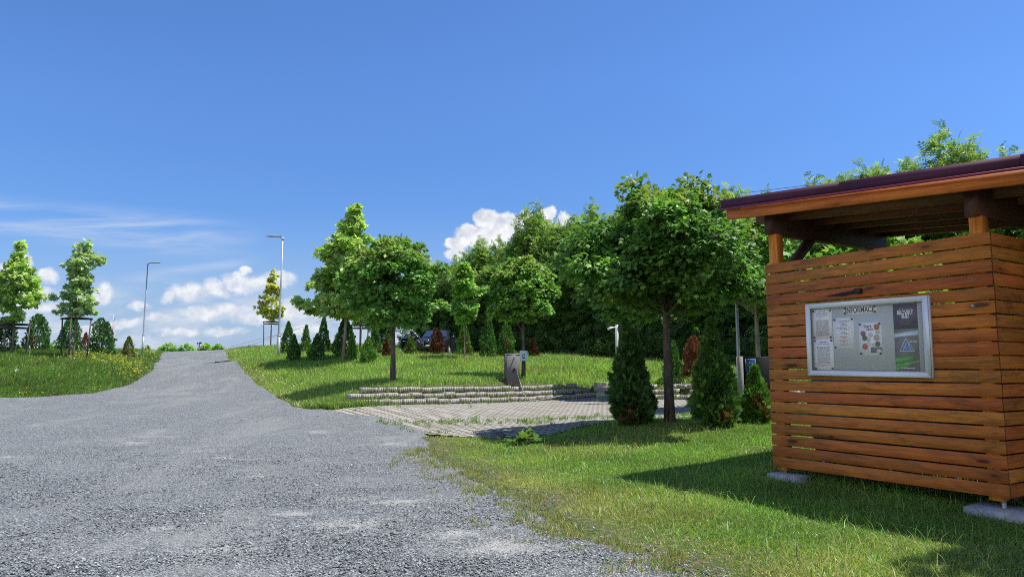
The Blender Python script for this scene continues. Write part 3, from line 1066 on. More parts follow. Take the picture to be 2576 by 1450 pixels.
def thuja_mesh(h, r, n, cols, size, tips=1, seed=0, lean=0.0, patch=None, shape=None):
    n = int(n * 1.7)
    """cone of flat upright sprays with lumps; tips > 1 gives a forked top"""
    pos, rad_dir = [], []
    t = R.random(n) ** .85
    tip = R.integers(0, tips, n)
    a = R.random(n) * 2 * PI
    ph = R.random(3) * 6
    shape = shape or [(0, .72), (.10, .93), (.25, 1.0), (.5, .78), (.75, .45), (.92, .17), (1, .03)]
    prof = np.interp(t, [s[0] for s in shape], [s[1] for s in shape])
    if tips > 1:
        prof = np.where(t > .55, np.where(tip == 0, prof, prof * .8), prof)
    lum = 1 + .17 * np.sin(3 * a + 9 * t + ph[0]) + .13 * np.sin(5 * a - 14 * t + ph[1]) + .07 * np.sin(8 * a + 23 * t + ph[2])
    rr = r * prof * lum * (.45 + .55 * np.sqrt(R.random(n)))
    off = np.zeros(n)
    hh = np.full(n, h)
    if tips > 1:
        off = np.where(tip == 0, -.20, .26) * r * np.clip((t - .25) / .5, 0, 1)
        hh = np.where((tip == 1), h * .90, h)
    zz = t * hh
    p = np.stack([np.cos(a) * rr + off + lean * zz, np.sin(a) * rr, zz + .02], -1)
    o = np.stack([np.cos(a), np.sin(a), np.zeros(n)], -1)
    td = unit(o * (.75 - .5 * t[:, None]) + np.array((0, 0, 1.0)) * (.65 + .5 * t[:, None]) + R.normal(size=(n, 3)) * .35)
    side = np.stack([-np.sin(a), np.cos(a), np.zeros(n)], -1)
    nn = unit(o * .55 + side * R.normal(size=(n, 1)) * .8 + np.array((0, 0, .35)) + R.normal(size=(n, 3)) * .25)
    tint = mix_tint(n, cols, .2)
    cl = np.sin(a * 4 + t * 17 + ph[1]) * np.sin(t * 31 + a * 3 + ph[2])
    tint *= (1 + .25 * cl)[:, None]
    if patch is not None:
        for (pa, pt, pr) in patch:
            da = np.angle(np.exp(1j * (a - pa)))
            m = ((da * .6) ** 2 + ((t - pt) * 2.2) ** 2 < pr * pr) & (R.random(n) < .75)
            tint[m] = mix_tint(int(m.sum()), [(.20, .11, .04), (.14, .07, .03), (.22, .15, .05)])
    sc = size * (.6 + .7 * R.random(n)) * (1 - .35 * t)
    return inst_mesh('foliage', FROND_V, FROND_F, p, basis_of(td, nn), sc, tint, M['thuja'])


def thuja(label, u, vb, vt, wpx, Y, cols=TH_G, n=1100, size=.17, tips=1, lean=0.0, patch=None, name='thuja', group=None, shape=None, sink=.0):
    g = G(u, Y)
    zt = P(u, vt, Y)[2]
    h = max(zt - g.z, .4)
    if shape is None:
        q = [R.uniform(.85, 1.15) for _ in range(4)]
        shape = [(0, .68 * q[3]), (.10, .93), (.25, 1.0), (.5, .78 * q[0]), (.75, .45 * q[1]), (.92, .19 * q[2]), (1, .03)]
        lean = lean + R.normal() * .025
    r = wpx / F * Y / 2 * .86
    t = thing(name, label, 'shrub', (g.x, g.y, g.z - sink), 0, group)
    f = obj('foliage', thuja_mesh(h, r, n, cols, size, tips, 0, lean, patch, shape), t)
    mb = MB()
    mb.tube([(0, 0, -.1), (lean * h * .3, 0, h * .35), (lean * h * .7, 0, h * .8)], [.045 * h / 2, .03 * h / 2, .008], 7)
    mb.build('stem', M['bark'], t, True)
    return t


BR = [(4.4, .35, .35), (5.3, .15, .3)]
thuja('dark two tipped thuja in the shade of the large globe maple, beside its trunk', 1592, 1068, 814, 104, 15.0, [tuple(q * .75 for q in c) for c in TH_G], 3300, .19, 2, -.02, [(4.3, .08, .2)], shape=[(0, .5), (.07, .85), (.2, 1.0), (.4, .86), (.6, .58), (.78, .3), (.92, .12), (1, .02)])  # foliage colour darkened for the maple's shade
thuja('tall thuja with sunlit green flank between the maple trunk and the dark service cabinet', 1800, 1077, 812, 113, 14.4, [tuple(q * .85 for q in c) for c in TH_G + TH_G + TH_L], 3600, .18, 1, -.02, [(5.0, .08, .2)], shape=[(0, .62), (.1, .92), (.22, 1.0), (.4, .86), (.6, .56), (.78, .28), (.92, .11), (1, .02)])  # partial tree shade put into the foliage colour
thuja('small fresh green thuja growing against the corner of the slatted shelter', 1906, 1062, 927, 70, 14.9, TH_L, 1700, .16, 1, .0, BR)
thuja('slender thuja half hidden behind the trunk of the large globe maple', 1691, 948, 862, 50, 26.5, TH_G + TH_L, 900, .17)
thuja('leaning orange brown dead thuja on the lawn right of the maple trunk', 1735, 945, 849, 40, 26.0, TH_B, 1000, .15, 1, .12, name='dead_thuja', shape=[(0, .7), (.2, .8), (.45, .85), (.7, .95), (.9, .6), (1, .25)])
thuja('shaded thuja behind the service cabinet close to the shelter boards', 1938, 1000, 858, 60, 21.0, TH_G, 900, .17)
# along the top of the lawn
thuja('left one of a close pair of dark thujas right of the taller street lamp', 722, 884, 812, 34, 37, TH_G, 800, .17)
thuja('front thuja of the dark pair right of the taller street lamp', 738, 899, 844, 30, 33.5, TH_G, 800, .15)
thuja('small pointed thuja standing alone between the dark pair and the slim tall one', 767, 886, 820, 27, 40, TH_G + TH_L, 700, .17)
thuja('squat dark thuja in front of the slim tall one near the tallest sycamore', 795, 900, 843, 40, 33.2, TH_G, 800, .16)
thuja('slim tall thuja behind the squat dark one', 813, 890, 797, 30, 38, TH_G, 800, .17)
thuja('broad dark thuja directly behind the mottled pale trunk', 866, 905, 798, 60, 34.5, TH_G, 1500, .17)
thuja('narrow lighter thuja touching the right flank of the broad dark one', 884, 905, 843, 26, 33.0, TH_L, 600, .14)
thuja('low rounded bright green thuja left of the flat topped globe maple trunk', 925, 896, 849, 40, 32, TH_L, 900, .15)
thuja('upright thuja behind the low rounded bright green one', 943, 892, 816, 32, 37, TH_G + TH_L, 800, .17, patch=[(5.0, .15, .3)])
thuja('tall thuja mostly hidden by the flat topped globe maple trunk', 975, 890, 812, 26, 38, TH_L, 700, .16)
thuja('red brown dry thuja beside the flat topped globe maple trunk', 973, 893, 853, 22, 34, TH_B + TH_BD, 600, .14, name='dead_thuja')
thuja('little yellow green thuja in front of the open car door', 1033, 890, 848, 32, 35.5, TH_L + [(.12, .14, .03)], 800, .14, patch=[(4.6, .4, .4)])
thuja('dark red brown dead thuja in front of the car grille', 1100, 892, 828, 36, 35.5, TH_BD + TH_B[:1], 1000, .15, 2, name='dead_thuja', shape=[(0, .75), (.2, .95), (.5, 1.0), (.75, .75), (.92, .4), (1, .15)])
thuja('thuja with browned leaves right behind the thin trunk of the small maple', 1168, 895, 811, 40, 35, TH_L, 900, .16, patch=[(4.7, .5, .5), (5.4, .2, .3)])
thuja('tall sunlit thuja left of the low twin tipped one by the stone pillar', 1226, 899, 797, 42, 34.5, TH_L + TH_G, 1100, .17)
thuja('twin tipped thuja closest to the stone pillar', 1272, 899, 813, 46, 35.5, TH_L + TH_G, 1100, .16, 2, patch=[(4.6, .4, .3)])
thuja('brown dead thuja in deep shade behind the sign carrying maple trunk', 1342, 905, 852, 24, 36, TH_BD, 500, .15, name='dead_thuja')
# on the left bank
BELL = [(0, .85), (.15, 1.0), (.4, .88), (.65, .72), (.85, .5), (.95, .32), (1, .12)]
thuja('dark thuja below the young sycamore at the picture edge', 8, 888, 803, 66, 33, TH_G, 1300, .17, shape=BELL, patch=[(5.2, .4, .3)])
thuja('broad bell shaped thuja standing alone between the two stake frames', 90, 886, 793, 66, 34.5, TH_G + TH_L[:1], 1400, .17, shape=BELL, patch=[(4.8, .35, .25)])
thuja('thuja behind the blackened stake frame of the leaning sycamore', 173, 888, 800, 62, 35.5, TH_G + TH_L[:1], 1300, .17, shape=BELL)
thuja('rounded thuja with one shoulder right of the blackened stake frame', 254, 888, 803, 66, 35, TH_G, 1400, .17, 2, shape=BELL)
thuja('small rust brown dead thuja between the stake frame and the shouldered thuja', 211, 884, 839, 28, 42, TH_B, 500, .15, name='dead_thuja')
thuja('low half brown thuja near the shorter street lamp', 320, 888, 848, 34, 42, TH_B + TH_L, 600, .15, name='dead_thuja')

# ------------------------------------------------------------------ the wood behind the lawn
WD = [(0.073, 0.165, 0.035), (0.109, 0.22, 0.046), (0.15, 0.286, 0.058), (0.088, 0.188, 0.051)]
WD_T = [(0.262, 0.42, 0.111), (0.309, 0.463, 0.123), (0.371, 0.476, 0.173)]


def wood_mesh(seed, shoots=5, squat=1.0):
    Hh = 9.0
    prof = [(0, .3), (.08, .6), (.2, 1.0), (.34, 1.8), (.5, 2.35), (.65, 2.2), (.8, 1.5), (.9, .85), (1, .2)]
    n_cl, n = 150, 5200
    pos, d, out, cs, k_ = clump_crown(prof, Hh, n_cl, .62, n, .16, .3)
    # upright shoots over the crown
    sh = []
    for i in range(shoots):
        a, q = R.random() * 6.28, R.random() * 1.4
        z0 = Hh * (.98 - .12 * q)
        sl_ = R.random() * .9
        for j in range(40):
            f = R.random()
            sh.append((math.cos(a) * q + R.normal() * .16 * (1 - f * .7), math.sin(a) * q + R.normal() * .16 * (1 - f * .7), z0 - .9 + f * (1.7 + sl_)))
    sh = np.array(sh)
    pos = np.r_[pos, sh]
    d = np.r_[d, rdir(len(sh)) * .6]
    out = np.r_[out, rdir(len(sh)) * .3 + np.array((0, 0, .7))]
    m = len(pos)
    nrm = unit(d * .5 + out * .3 + np.array((0, 0, .6)) + R.normal(size=(m, 3)) * .4)
    t = unit(d + out * .3 + np.array((0, 0, -.2)) + R.normal(size=(m, 3)) * .4)
    tint = mix_tint(m, WD)
    kk = np.r_[k_, np.zeros(len(sh), int)]
    tint *= (1 + R.normal(size=(n_cl, 1)) * .22)[kk].clip(.5, 1.6)
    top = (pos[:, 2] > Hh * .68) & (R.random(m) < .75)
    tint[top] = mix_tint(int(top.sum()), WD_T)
    sc = .40 * (.7 + .6 * R.random(m))
    return inst_mesh('crown', COMP_V, COMP_F, pos, basis_of(t, nrm), sc, tint, M['leaf_wood']), cs


WOODS = []
for i in range(4):
    me, cs = wood_mesh(i, 8 + i)
    mb = MB()
    pts = [(0, 0, -.3), (.1, .05, 2.0), (-.05, .1, 4.5), (.1, 0, 7.6)]
    mb.tube(pts, [.17, .13, .10, .03], 8)
    for c in cs[:14]:
        z = max(1.2, c[2] - 1.4)
        mb.tube([(0, 0, z), (c[0] * .5, c[1] * .5, (z + c[2]) / 2 + .1), tuple(c)], [.05, .035, .01], 5, cap=False)
    tr = mb.build('trunk', M['bark'], None, True)
    tr_me = tr.data
    bpy.data.objects.remove(tr)
    WOODS.append((me, tr_me))

WOOD_SPOTS = [(1150, 645, 49), (1205, 607, 47), (1255, 612, 46), (1300, 592, 45.5), (1350, 530, 44.5), (1402, 562, 43), (1445, 550, 42), (1497, 528, 41), (1560, 545, 40), (1640, 560, 39), (1730, 550, 37), (1790, 540, 35), (1858, 480, 36), (1950, 500, 34), (2070, 472, 32), (2150, 440, 32), (2225, 418, 31), (2320, 415, 30), (2415, 352, 29), (2495, 402, 29), (2575, 405, 28), (2700, 360, 28),
              (960, 730, 52), (1040, 700, 51), (1100, 672, 50)]
LBL = {0: 'leafy tree at the low left end of the wood behind the small maple', 1: 'silvery leafed tree of the wood under the white cloud', 4: 'pointed tall tree of the wood standing up into the white cloud', 7: 'tree of the wood with feathery top just left of the large globe maple',
       12: 'spindly topped tree showing above the large globe maple beside the shelter roof', 14: 'bushy tree top nearest the low end of the maroon roof', 16: 'bright bushy tree top in the middle above the maroon roof', 18: 'tall airy tree top sticking up above the right part of the maroon roof', 20: 'tree top above the maroon roof at the right picture edge', 22: 'dark tree behind the two shrubs and stake frame under the flat topped globe maple', 24: 'dark tree directly behind the parked car'}
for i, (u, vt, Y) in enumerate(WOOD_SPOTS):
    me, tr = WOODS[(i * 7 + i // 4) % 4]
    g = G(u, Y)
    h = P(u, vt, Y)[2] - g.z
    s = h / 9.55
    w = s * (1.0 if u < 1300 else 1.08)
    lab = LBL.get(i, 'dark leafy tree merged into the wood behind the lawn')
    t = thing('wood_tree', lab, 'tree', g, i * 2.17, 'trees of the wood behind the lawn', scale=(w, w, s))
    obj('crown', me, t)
    obj('trunk', tr, t)
# second row that closes the wood
for i, (u, vt, Y) in enumerate([(1090, 720, 58), (1180, 680, 56), (1260, 640, 55), (1340, 600, 53), (1430, 600, 51), (1520, 590, 49), (1620, 600, 47), (1720, 600, 45), (1830, 590, 43), (1960, 560, 41), (2090, 540, 39), (2230, 500, 37), (2400, 470, 36), (2580, 450, 35)]):
    me, tr = WOODS[(i * 3 + 1) % 4]
    g = G(u, Y)
    s = (P(u, vt, Y)[2] - g.z) / 9.55
    t = thing('wood_tree', 'dark leafy tree merged into the wood behind the lawn', 'tree', g, i * 1.3 + .5, 'trees of the wood behind the lawn', scale=(s * 1.2, s * 1.2, s))
    obj('crown', me, t)
    obj('trunk', tr, t)

# unseen trees added on the right to block sky light from the shelter
for i, (xx, yy, s_) in enumerate([(10.4, 8.4, .82), (14.0, 3.6, .95), (16.2, 14.0, .85), (9.4, 4.4, .72), (8.1, 2.4, .75), (9.3, 6.4, .56)]):
    me, tr = WOODS[i % 4]
    t = thing('wood_tree', 'unseen leafy tree added by the near end of the shelter to block sky light', 'tree', (xx, yy, h1(xx, yy)), i * 1.9, 'added trees beside the shelter', scale=s_)
    obj('crown', me, t)
    obj('trunk', tr, t)

# low undergrowth along the foot of the wood: one mass of shrubs
us = R.uniform(1010, 2500, 9000)
Yd = np.interp(us, [1010, 1150, 1350, 1500, 1750, 2100, 2500], [47, 45, 41, 37.5, 33, 29, 26]) + R.uniform(0, 4, 9000)
xs_ = (us - CX) / F * Yd
zs_ = H(xs_, Yd)
hh = np.abs(R.normal(size=9000)) * .7 + .1
pos = np.stack([xs_, Yd, zs_ + hh], -1)
me = inst_mesh('undergrowth', COMP_V, COMP_F, pos, basis_of(unit(R.normal(size=(9000, 3)) + (0, -.3, .3)), unit(R.normal(size=(9000, 3)) * .5 + (0, -.2, 1))), .5 * (.6 + .7 * R.random(9000)), mix_tint(9000, WD) * .7, M['leaf_wood'])  # leaf colour darkened for the shade at the foot of the wood
tag(obj('undergrowth', me), 'dark leafy undergrowth along the foot of the wood', 'undergrowth', kind='stuff')

# vines on the far side of the crest
VINE_PX = [(369, 866, 16, 'small vine shoot with a stake left of the gravel road crest'), (420, 862, 46, 'tallest vine bush with a pale stake behind the left part of the crest'), (468, 866, 44, 'vine bush left of the floodlight mast'), (518, 870, 40, 'low vine bush between the floodlight mast and the slanted pole'), (548, 876, 26, 'flat vine bush at the right end of the crest'), (110, 868, 14, 'tiny bush on the skyline beside the lone bell shaped thuja'), (132, 868, 14, 'tiny bush on the skyline behind the lone bell shaped thuja')]
for (u, vt, w, lab) in VINE_PX:
    Y = 64.0 if u > 200 else 50.0
    g = G(u, Y)
    z1 = P(u, vt, Y)[2]
    hgt = max(z1 - g.z, .8)
    t = thing('vine_bush', lab, 'shrub', g, 0, 'bushes on the skyline')
    n = 260 if w > 20 else 90
    d = rdir(n)
    r = w / F * Y / 2
    pos = np.stack([d[:, 0] * r * R.random(n) ** .4, d[:, 1] * r * .6, hgt * (.55 + .45 * d[:, 2] * R.random(n) ** .3) * (1 - .25 * np.abs(d[:, 0]))], -1)
    me = inst_mesh('foliage', MAPLE_V, MAPLE_F, pos, basis_of(unit(d + (0, 0, -.4) + R.normal(size=(n, 3)) * .4), unit(d * .5 + (0, 0, .6) + R.normal(size=(n, 3)) * .4)), .24 * (.7 + .6 * R.random(n)), mix_tint(n, GR + SYC[:2]), M['leaf_pale'])
    obj('foliage', me, t)
    mb = MB()
    mb.tube([(0, 0, -.2), (.02, 0, hgt * .6)], .03, 6)
    mb.build('stem', M['bark'], t)
    if u in (420, 468, 369):
        mb = MB()
        mb.box((r * .35, -.5, -.2), (r * .35 + .07, -.43, hgt * .72))
        mb.build('stake', M['wood_old'], t)
# ------------------------------------------------------------------ street lamps
def lamp(label, u, Y, h, arm, zc, hidden=False):
    g = G(u, Y)
    t = thing('street_lamp', label, 'lamp', g, 0, 'galvanised street lamps')
    mb = MB()
    mb.tube([(0, 0, -.3), (0, 0, zc)], [.075, .075], 14)
    mb.tube([(0, 0, zc), (0, 0, zc + .06), (0, 0, h * .6), (0, 0, h * .6 + .04), (0, 0, h)], [.075, .052, .05, .04, .038], 14)
    mb.build('pole', M['galv'], t, True)
    mb = MB()
    mb.tube([(0, 0, zc - .05), (0, 0, zc + .03)], [.085, .082], 14)
    mb.build('collar', M['galv'], t, True)
    mb = MB()
    mb.tube([(0, 0, h - .1), (0, 0, h + .06)], [.05, .05], 12)
    mb.build('top_socket', M['galv'], t, True)
    if arm:
        s = arm
        mb = MB()
        # flat tapering road-lamp head on a short spigot
        mb.tube([(0, 0, h), (s * .12, 0, h + .075)], .032, 10)
        rows = [(.06, .05, .055), (.25, .09, .07), (.55, .12, .06), (.78, .10, .04), (.84, .05, .02)]
        vs, fs = [], []
        for (x, w, th) in rows:
            zt = h + .10 + .03 * x
            vs += [(s * x, -w, zt - th * .4), (s * x, -w * .7, zt + th * .6), (s * x, w * .7, zt + th * .6), (s * x, w, zt - th * .4)]
        for i in range(len(rows) - 1):
            for j in range(4):
                a, b = i * 4 + j, i * 4 + (j + 1) % 4
                fs.append((a, b, b + 4, a + 4))
        fs += [(0, 1, 2, 3), tuple(range(len(vs) - 1, len(vs) - 5, -1))]
        mb.add(vs, fs)
        hd = mb.build('lamp_head', M['galv'], t)
        mb = MB()
        mb.box((min(s * .5, s * .76), -.07, h + .075), (max(s * .5, s * .76), .07, h + .09))
        mb.build('lens', M['lamp_glass'], hd)
    return t


lamp('shorter looking far street lamp on the flower bank with its head towards the road', 358, 46, 5.95, 1, 1.3)
lamp('taller nearer street lamp right of the gravel road with its head towards the road', 700, 35, 6.0, -1, 1.12)
lamp('galvanised lamp pole rising into the large globe maple behind the dark service cabinet', 1862, 22.0, 5.6, 0, 1.15)

# ------------------------------------------------------------------ stake frames round the young trees
def stakes(label, u, Y, top, w, mat, lean=0.12, dbl=True, low=True):
    g = G(u, Y)
    t = thing('stake_frame', label, 'tree stake', g, .35, 'wooden stake frames')
    tops = []
    for i in range(3):
        a = i * 2 * PI / 3 + .5
        c = (math.cos(a) * w, math.sin(a) * w)
        mb = MB()
        mb.tube([(c[0] * .86, c[1] * .86, -.3), (c[0], c[1], top)], [.034, .03], 8)
        mb.build('post', M[mat], t)
        tops.append((c[0], c[1], top))
    mb = MB()
    for i in range(3):
        a, b = Vector(tops[i]), Vector(tops[(i + 1) % 3])
        e = (b - a).normalized() * .08
        mb.bar(a - e + Vector((0, 0, .01 * i)), b + e + Vector((0, 0, .01 * i)), .03, .07)
        if dbl: mb.bar(a + Vector((0, 0, -.16 + .01 * i)), b + Vector((0, 0, -.16 + .01 * i)), .03, .06)
    mb.build('rail', M[mat], t)
    return t


stakes('blackened stake frame round the leaning sycamore on the flower bank', 181, 31.8, 1.92, .66, 'wood_black', dbl=False)
stakes('grey stake frame round the young sycamore at the picture edge', 22, 32, 1.55, .72, 'wood_black')
stakes('grey stake frame round the small yellow leaved tree by the taller lamp', 680, 51, 1.9, .6, 'wood_old')
stakes('stake frame glimpsed under the flat topped globe maple', 904, 38, 1.62, .55, 'wood_old')

# ------------------------------------------------------------------ stepped retaining wall of ribbed blocks
def block_mesh(L_=.375, Hh=.175, T=.18):
    mb = MB()
    n = 5
    prof = []
    for i in range(n):
        x0 = -L_ / 2 + L_ * i / n
        w = L_ / n
        prof += [(x0 + .006, 0), (x0 + w * .20, -.05), (x0 + w * .70, -.05), (x0 + w * .88, 0)]
    prof += [(L_ / 2, T), (-L_ / 2, T)]
    m = len(prof)
    vs = [(x, y, 0) for x, y in prof] + [(x, y, Hh) for x, y in prof]
    fs = [(i, (i + 1) % m, m + (i + 1) % m, m + i) for i in range(m)]
    fs += [tuple(range(m - 1, -1, -1)), tuple(range(m, 2 * m))]
    mb.add(vs, fs)
    nf = len(mb.f)
    mb.box((-L_ / 2 + .03, .0, Hh - .03), (L_ / 2 - .03, T - .01, Hh + .014))
    b = mb.build('block', M['block'])
    b.data.materials.append(M['soil'])
    for i, p in enumerate(b.data.polygons):
        p.material_index = 1 if i >= nf else 0
    return b


def mat_block():
    m, nt, out = new_mat('ribbed_block')
    kk = N(nt)
    co = kk.pos()
    n1 = kk.noise(co, 7, 6, .65)
    n2 = kk.noise(co, 1.6, 4, .6)
    c = kk.mix(kk.mapr(n1, .3, .7, 0, 1), (.27, .25, .215, 1), (.50, .47, .42, 1))
    c = kk.mix(kk.math('MULTIPLY', kk.sstep(n2, .5, .66), .55), c, (.20, .17, .14, 1))
    nt.links.new(kk.bsdf(c, .92, 0, .2, n1, .5, .01), out.inputs[0])
    return m


M['block'] = mat_block()
M['soil'] = mat_plain('dark_soil', (.07, .065, .03), .95, 0, .1, .4, 30)
WEED = []
BLK = block_mesh()
BLK_ME = BLK.data
bpy.data.objects.remove(BLK)


def wall(label, a, b, rows, starts, ends, skip):
    a, b = Vector((*a, 0)), Vector((*b, 0))
    d = (b - a)
    L_ = d.length
    d.normalize()
    n = Vector((-d.y, d.x, 0))
    ang = math.atan2(d.y, d.x)
    t = thing('retaining_wall', label, 'wall', (a.x, a.y, bil(ZM, a.x, a.y)), ang)
    zb = t.location.z
    step = .43
    for k_ in range(rows):
        s = starts[k_]
        i = 0
        while s < L_ - ends[k_]:
            if (k_, i) not in skip:
                p = a + d * (s + .2) + n * (.25 * k_)
                z = float(bil(ZM, p.x, p.y)) - zb + .165 * k_ - .0
                o = obj('block', BLK_ME, t)
                WEED.append((p.x + n.x * .09, p.y + n.y * .09, z + zb + .2))
                o.location = (s + .2, .25 * k_ + R.normal() * .008, z + R.normal() * .012)
                o.rotation_euler = (R.normal() * .02, R.normal() * .025, R.normal() * .035)
            s += step + R.normal() * .006
            i += 1
    return t


wall('long sunlit wall of ribbed grey blocks in three steps between paved yard and lawn', WALL_L, WALL_C, 3, [0, .45, 1.0], [.15, .35, .6], {(2, 20)})
wall('short shaded wall of ribbed grey blocks behind the trunk of the large globe maple', WALL_C + (WALL_E - WALL_C) * .16, WALL_E, 3, [0.0, .3, .5], [0, 0, 0], {(2, 1), (1, 4)})

# concrete steps in the corner of the yard
sdv = Vector((*(WALL_L - WALL_C), 0)).normalized()
t = thing('concrete_steps', 'three short concrete steps in the corner between the sunlit and the shaded wall', 'steps', (WALL_C[0] + .15, WALL_C[1] - .2, float(bil(ZM, *WALL_C))), math.radians(0))
for i in range(3):
    mb = MB()
    mb.box((-.2, .02 + .34 * i, -.1), (.72, .02 + .34 * i + .38, .18 * (i + 1)), bev=.01)
    mb.build('step', M['block'], t)

# ------------------------------------------------------------------ stone pillar with tap, hose, sign
def text_mesh(s, size, mat, parent, loc, name='lettering', width=None, bold=.0):
    cu = bpy.data.curves.new(name, 'FONT')
    cu.body = s
    cu.size = size
    cu.align_x, cu.align_y = 'CENTER', 'CENTER'
    cu.extrude = .0012
    cu.offset = bold
    cu.resolution_u = 3
    o = bpy.data.objects.new(name, cu)
    COL.objects.link(o)
    dg = bpy.context.evaluated_depsgraph_get()
    me = bpy.data.meshes.new_from_object(o.evaluated_get(dg))
    bpy.data.objects.remove(o)
    me.materials.clear()
    me.materials.append(mat)
    q = obj(name, me, parent)
    q.location = loc
    q.rotation_euler = (PI / 2, 0, 0)
    if width:
        xs = [v.co.x for v in me.vertices]
        f = width / max(max(xs) - min(xs), 1e-6)
        q.scale = (f, 1, 1)
    return q


g = G(1288, 25.4)
t = thing('tap_pillar', 'square grey stone pillar with a tap and bib standing on the wall edge', 'pillar', (g.x, g.y, g.z - .05), math.radians(16))
mb = MB()
mb.box((-.24, -.19, -.15), (.24, .19, 1.06), None, 2, None, .01)
mb.build('body', mat_plain('stone_pillar', (.15, .145, .14), .9, 0, .2, .4, 26, .3), t)
mb = MB()
mb.box((-.25, -.20, 1.061), (.25, .20, 1.09))
mb.build('cap', M['concrete'], t)
mb = MB()
mb.tube([(.02, -.17, .93), (.02, -.27, .95), (.02, -.33, .93), (.03, -.34, .84)], [.022, .02, .02, .018], 8)
mb.box((-.03, -.30, .965), (.07, -.27, .985))
mb.build('tap', M['chrome'], t)
mb = MB()
mb.box((-.07, -.27, .44), (.12, -.17, .47), bev=.004)
mb.box((.03, -.24, .47), (.06, -.20, .58))
mb.tube([(-.05, -.26, .48), (.0, -.25, .56), (.08, -.25, .55)], .014, 6)
mb.build('hose_hook', M['black'], t)
hb = Vector((g.x, g.y, g.z - .05))
cs_, sn_ = math.cos(math.radians(16)), math.sin(math.radians(16))


def plc(x, y, z):
    return (hb.x + x * cs_ - y * sn_, hb.y + x * sn_ + y * cs_, hb.z + z)


hose_pts = [plc(.03, -.34, .84), plc(.06, -.36, .6), plc(.1, -.36, .38), plc(.17, -.36, .15), (hb.x + .32, hb.y - .42, hb.z - .02)]
q0 = hose_pts[-1]
zf = lambda x, y: max(h1(x, y), float(bil(ZM, x, y)) + .2) + .03
hose_pts += [(q0[0] + .14, q0[1] - .22, zf(q0[0] + .14, q0[1] - .22) - .02), (q0[0] + .38, q0[1] - .42, zf(q0[0] + .3, q0[1] - .36) - .16), (q0[0] + .75, q0[1] - .36, zf(q0[0] + .75, q0[1] - .3) - .12), (q0[0] + 1.15, q0[1] - .2, zf(q0[0] + 1.15, q0[1]) - .05), (q0[0] + 1.45, q0[1] + .1, zf(q0[0] + 1.45, q0[1] + .1))]


def smooth_path(p, n=6):
    p = [np.array(q, float) for q in p]
    out = []
    for i in range(len(p) - 1):
        a, b, c, d = p[max(i - 1, 0)], p[i], p[i + 1], p[min(i + 2, len(p) - 1)]
        for j in range(n):
            s = j / n
            out.append(.5 * (2 * b + (c - a) * s + (2 * a - 5 * b + 4 * c - d) * s * s + (3 * b - a - 3 * c + d) * s ** 3))
    out.append(p[-1])
    return [tuple(q) for q in out]


mb = MB()
mb.tube(smooth_path(hose_pts), .013, 7)
tag(mb.build('garden_hose', M['hose'], None, True), 'grey hose hanging from the pillar tap and lying over the wall blocks', 'hose')

g = G(1317, 26.85)
t = thing('tap_sign', 'small pale blue sign with a black tap pictogram fixed to the globe maple trunk', 'sign', (g.x - .0, g.y - .12, P(1317, 894, 26.7)[2]), math.radians(4))
mb = MB()
mb.box((-.145, -.012, -.19), (.145, .0, .19), bev=.002)
mb.build('panel', M['sky_sign'], t)
mb = MB()
for a, b in (((-.05, .07), (.05, .085)), ((-.05, -.05), (.05, -.035)), ((-.05, -.035), (-.036, .07)), ((.036, -.035), (.05, .07)), ((-.025, .03), (.02, .05)), ((.005, .0), (.02, .03)), ((-.05, -.1), (.05, -.07))):
    mb.box((a[0], -.016, a[1]), (b[0], -.0125, b[1]))
mb.build('pictogram', M['ink'], t)

# ------------------------------------------------------------------ service column with arm and dark service cabinet
g = G(1556, 24.0)
t = thing('camera_column', 'white edged dark column with a bracket spotlight, half hidden by the two tipped thuja', 'column', (g.x, g.y, h1(g.x, g.y)), math.radians(0))
hz = P(1556, 817, 24.0)[2] - g.z
mb = MB()
mb.box((-.06, -.06, -.2), (.03, .06, hz), bev=.006)
mb.build('post', M['white'], t)
mb = MB()
mb.box((.031, -.11, -.2), (.20, .11, hz - .01), bev=.006)
mb.build('cabinet', M['dark_box'], t)
mb = MB()
mb.tube([(-.05, -.05, hz - .1), (-.12, -.1, hz - .08), (-.2, -.12, hz - .1)], .018, 7)
mb.tube([(-.17, -.11, hz - .085), (-.34, -.16, hz - .14)], [.03, .045], 10)
mb.build('spotlight', M['white'], t, True)

g = G(1893, 16.2)
t = thing('service_cabinet', 'dark service cabinet with pale concrete side and blue tap sign beside the fresh green thuja', 'cabinet', (g.x, g.y, g.z - .05), math.radians(-14))
hz = P(1893, 896, 16.2)[2] - g.z + .05
mb = MB()
mb.box((-.17, -.15, -.1), (.52, .15, hz - .01), bev=.006)
mb.build('body', M['dark_box'], t)
mb = MB()
mb.box((-.29, -.18, -.1), (-.172, .18, hz), bev=.008)
mb.build('side_panel', M['concrete'], t)
mb = MB()
mb.box((-.46, -.22, -.1), (.0, -.185, .12), bev=.004)
mb.build('kerb', M['concrete'], t)
mb = MB()
sz = P(1891, 917, 16.05)[2] - g.z + .05
mb.box((-.12, -.158, sz - .14), (.10, -.1525, sz + .14), bev=.001)
sg = mb.build('sign_plate', M['blue'], t)
mb = MB()
for a, b in (((-.115, .129), (.095, .134)), ((-.115, -.134), (.095, -.129)), ((-.115, -.129), (-.110, .129)), ((.09, -.129), (.095, .129)), ((-.03, .04), (.04, .052)), ((.03, .02), (.04, .04)), ((-.04, .02), (-.03, .07)), ((-.04, -.085), (.03, -.075)), ((-.04, -.075), (-.032, -.03)), ((.022, -.075), (.03, -.03))):
    mb.box((a[0], -.1625, sz + a[1]), (b[0], -.159, sz + b[1]))
mb.build('pictogram', M['sky_sign'], sg)

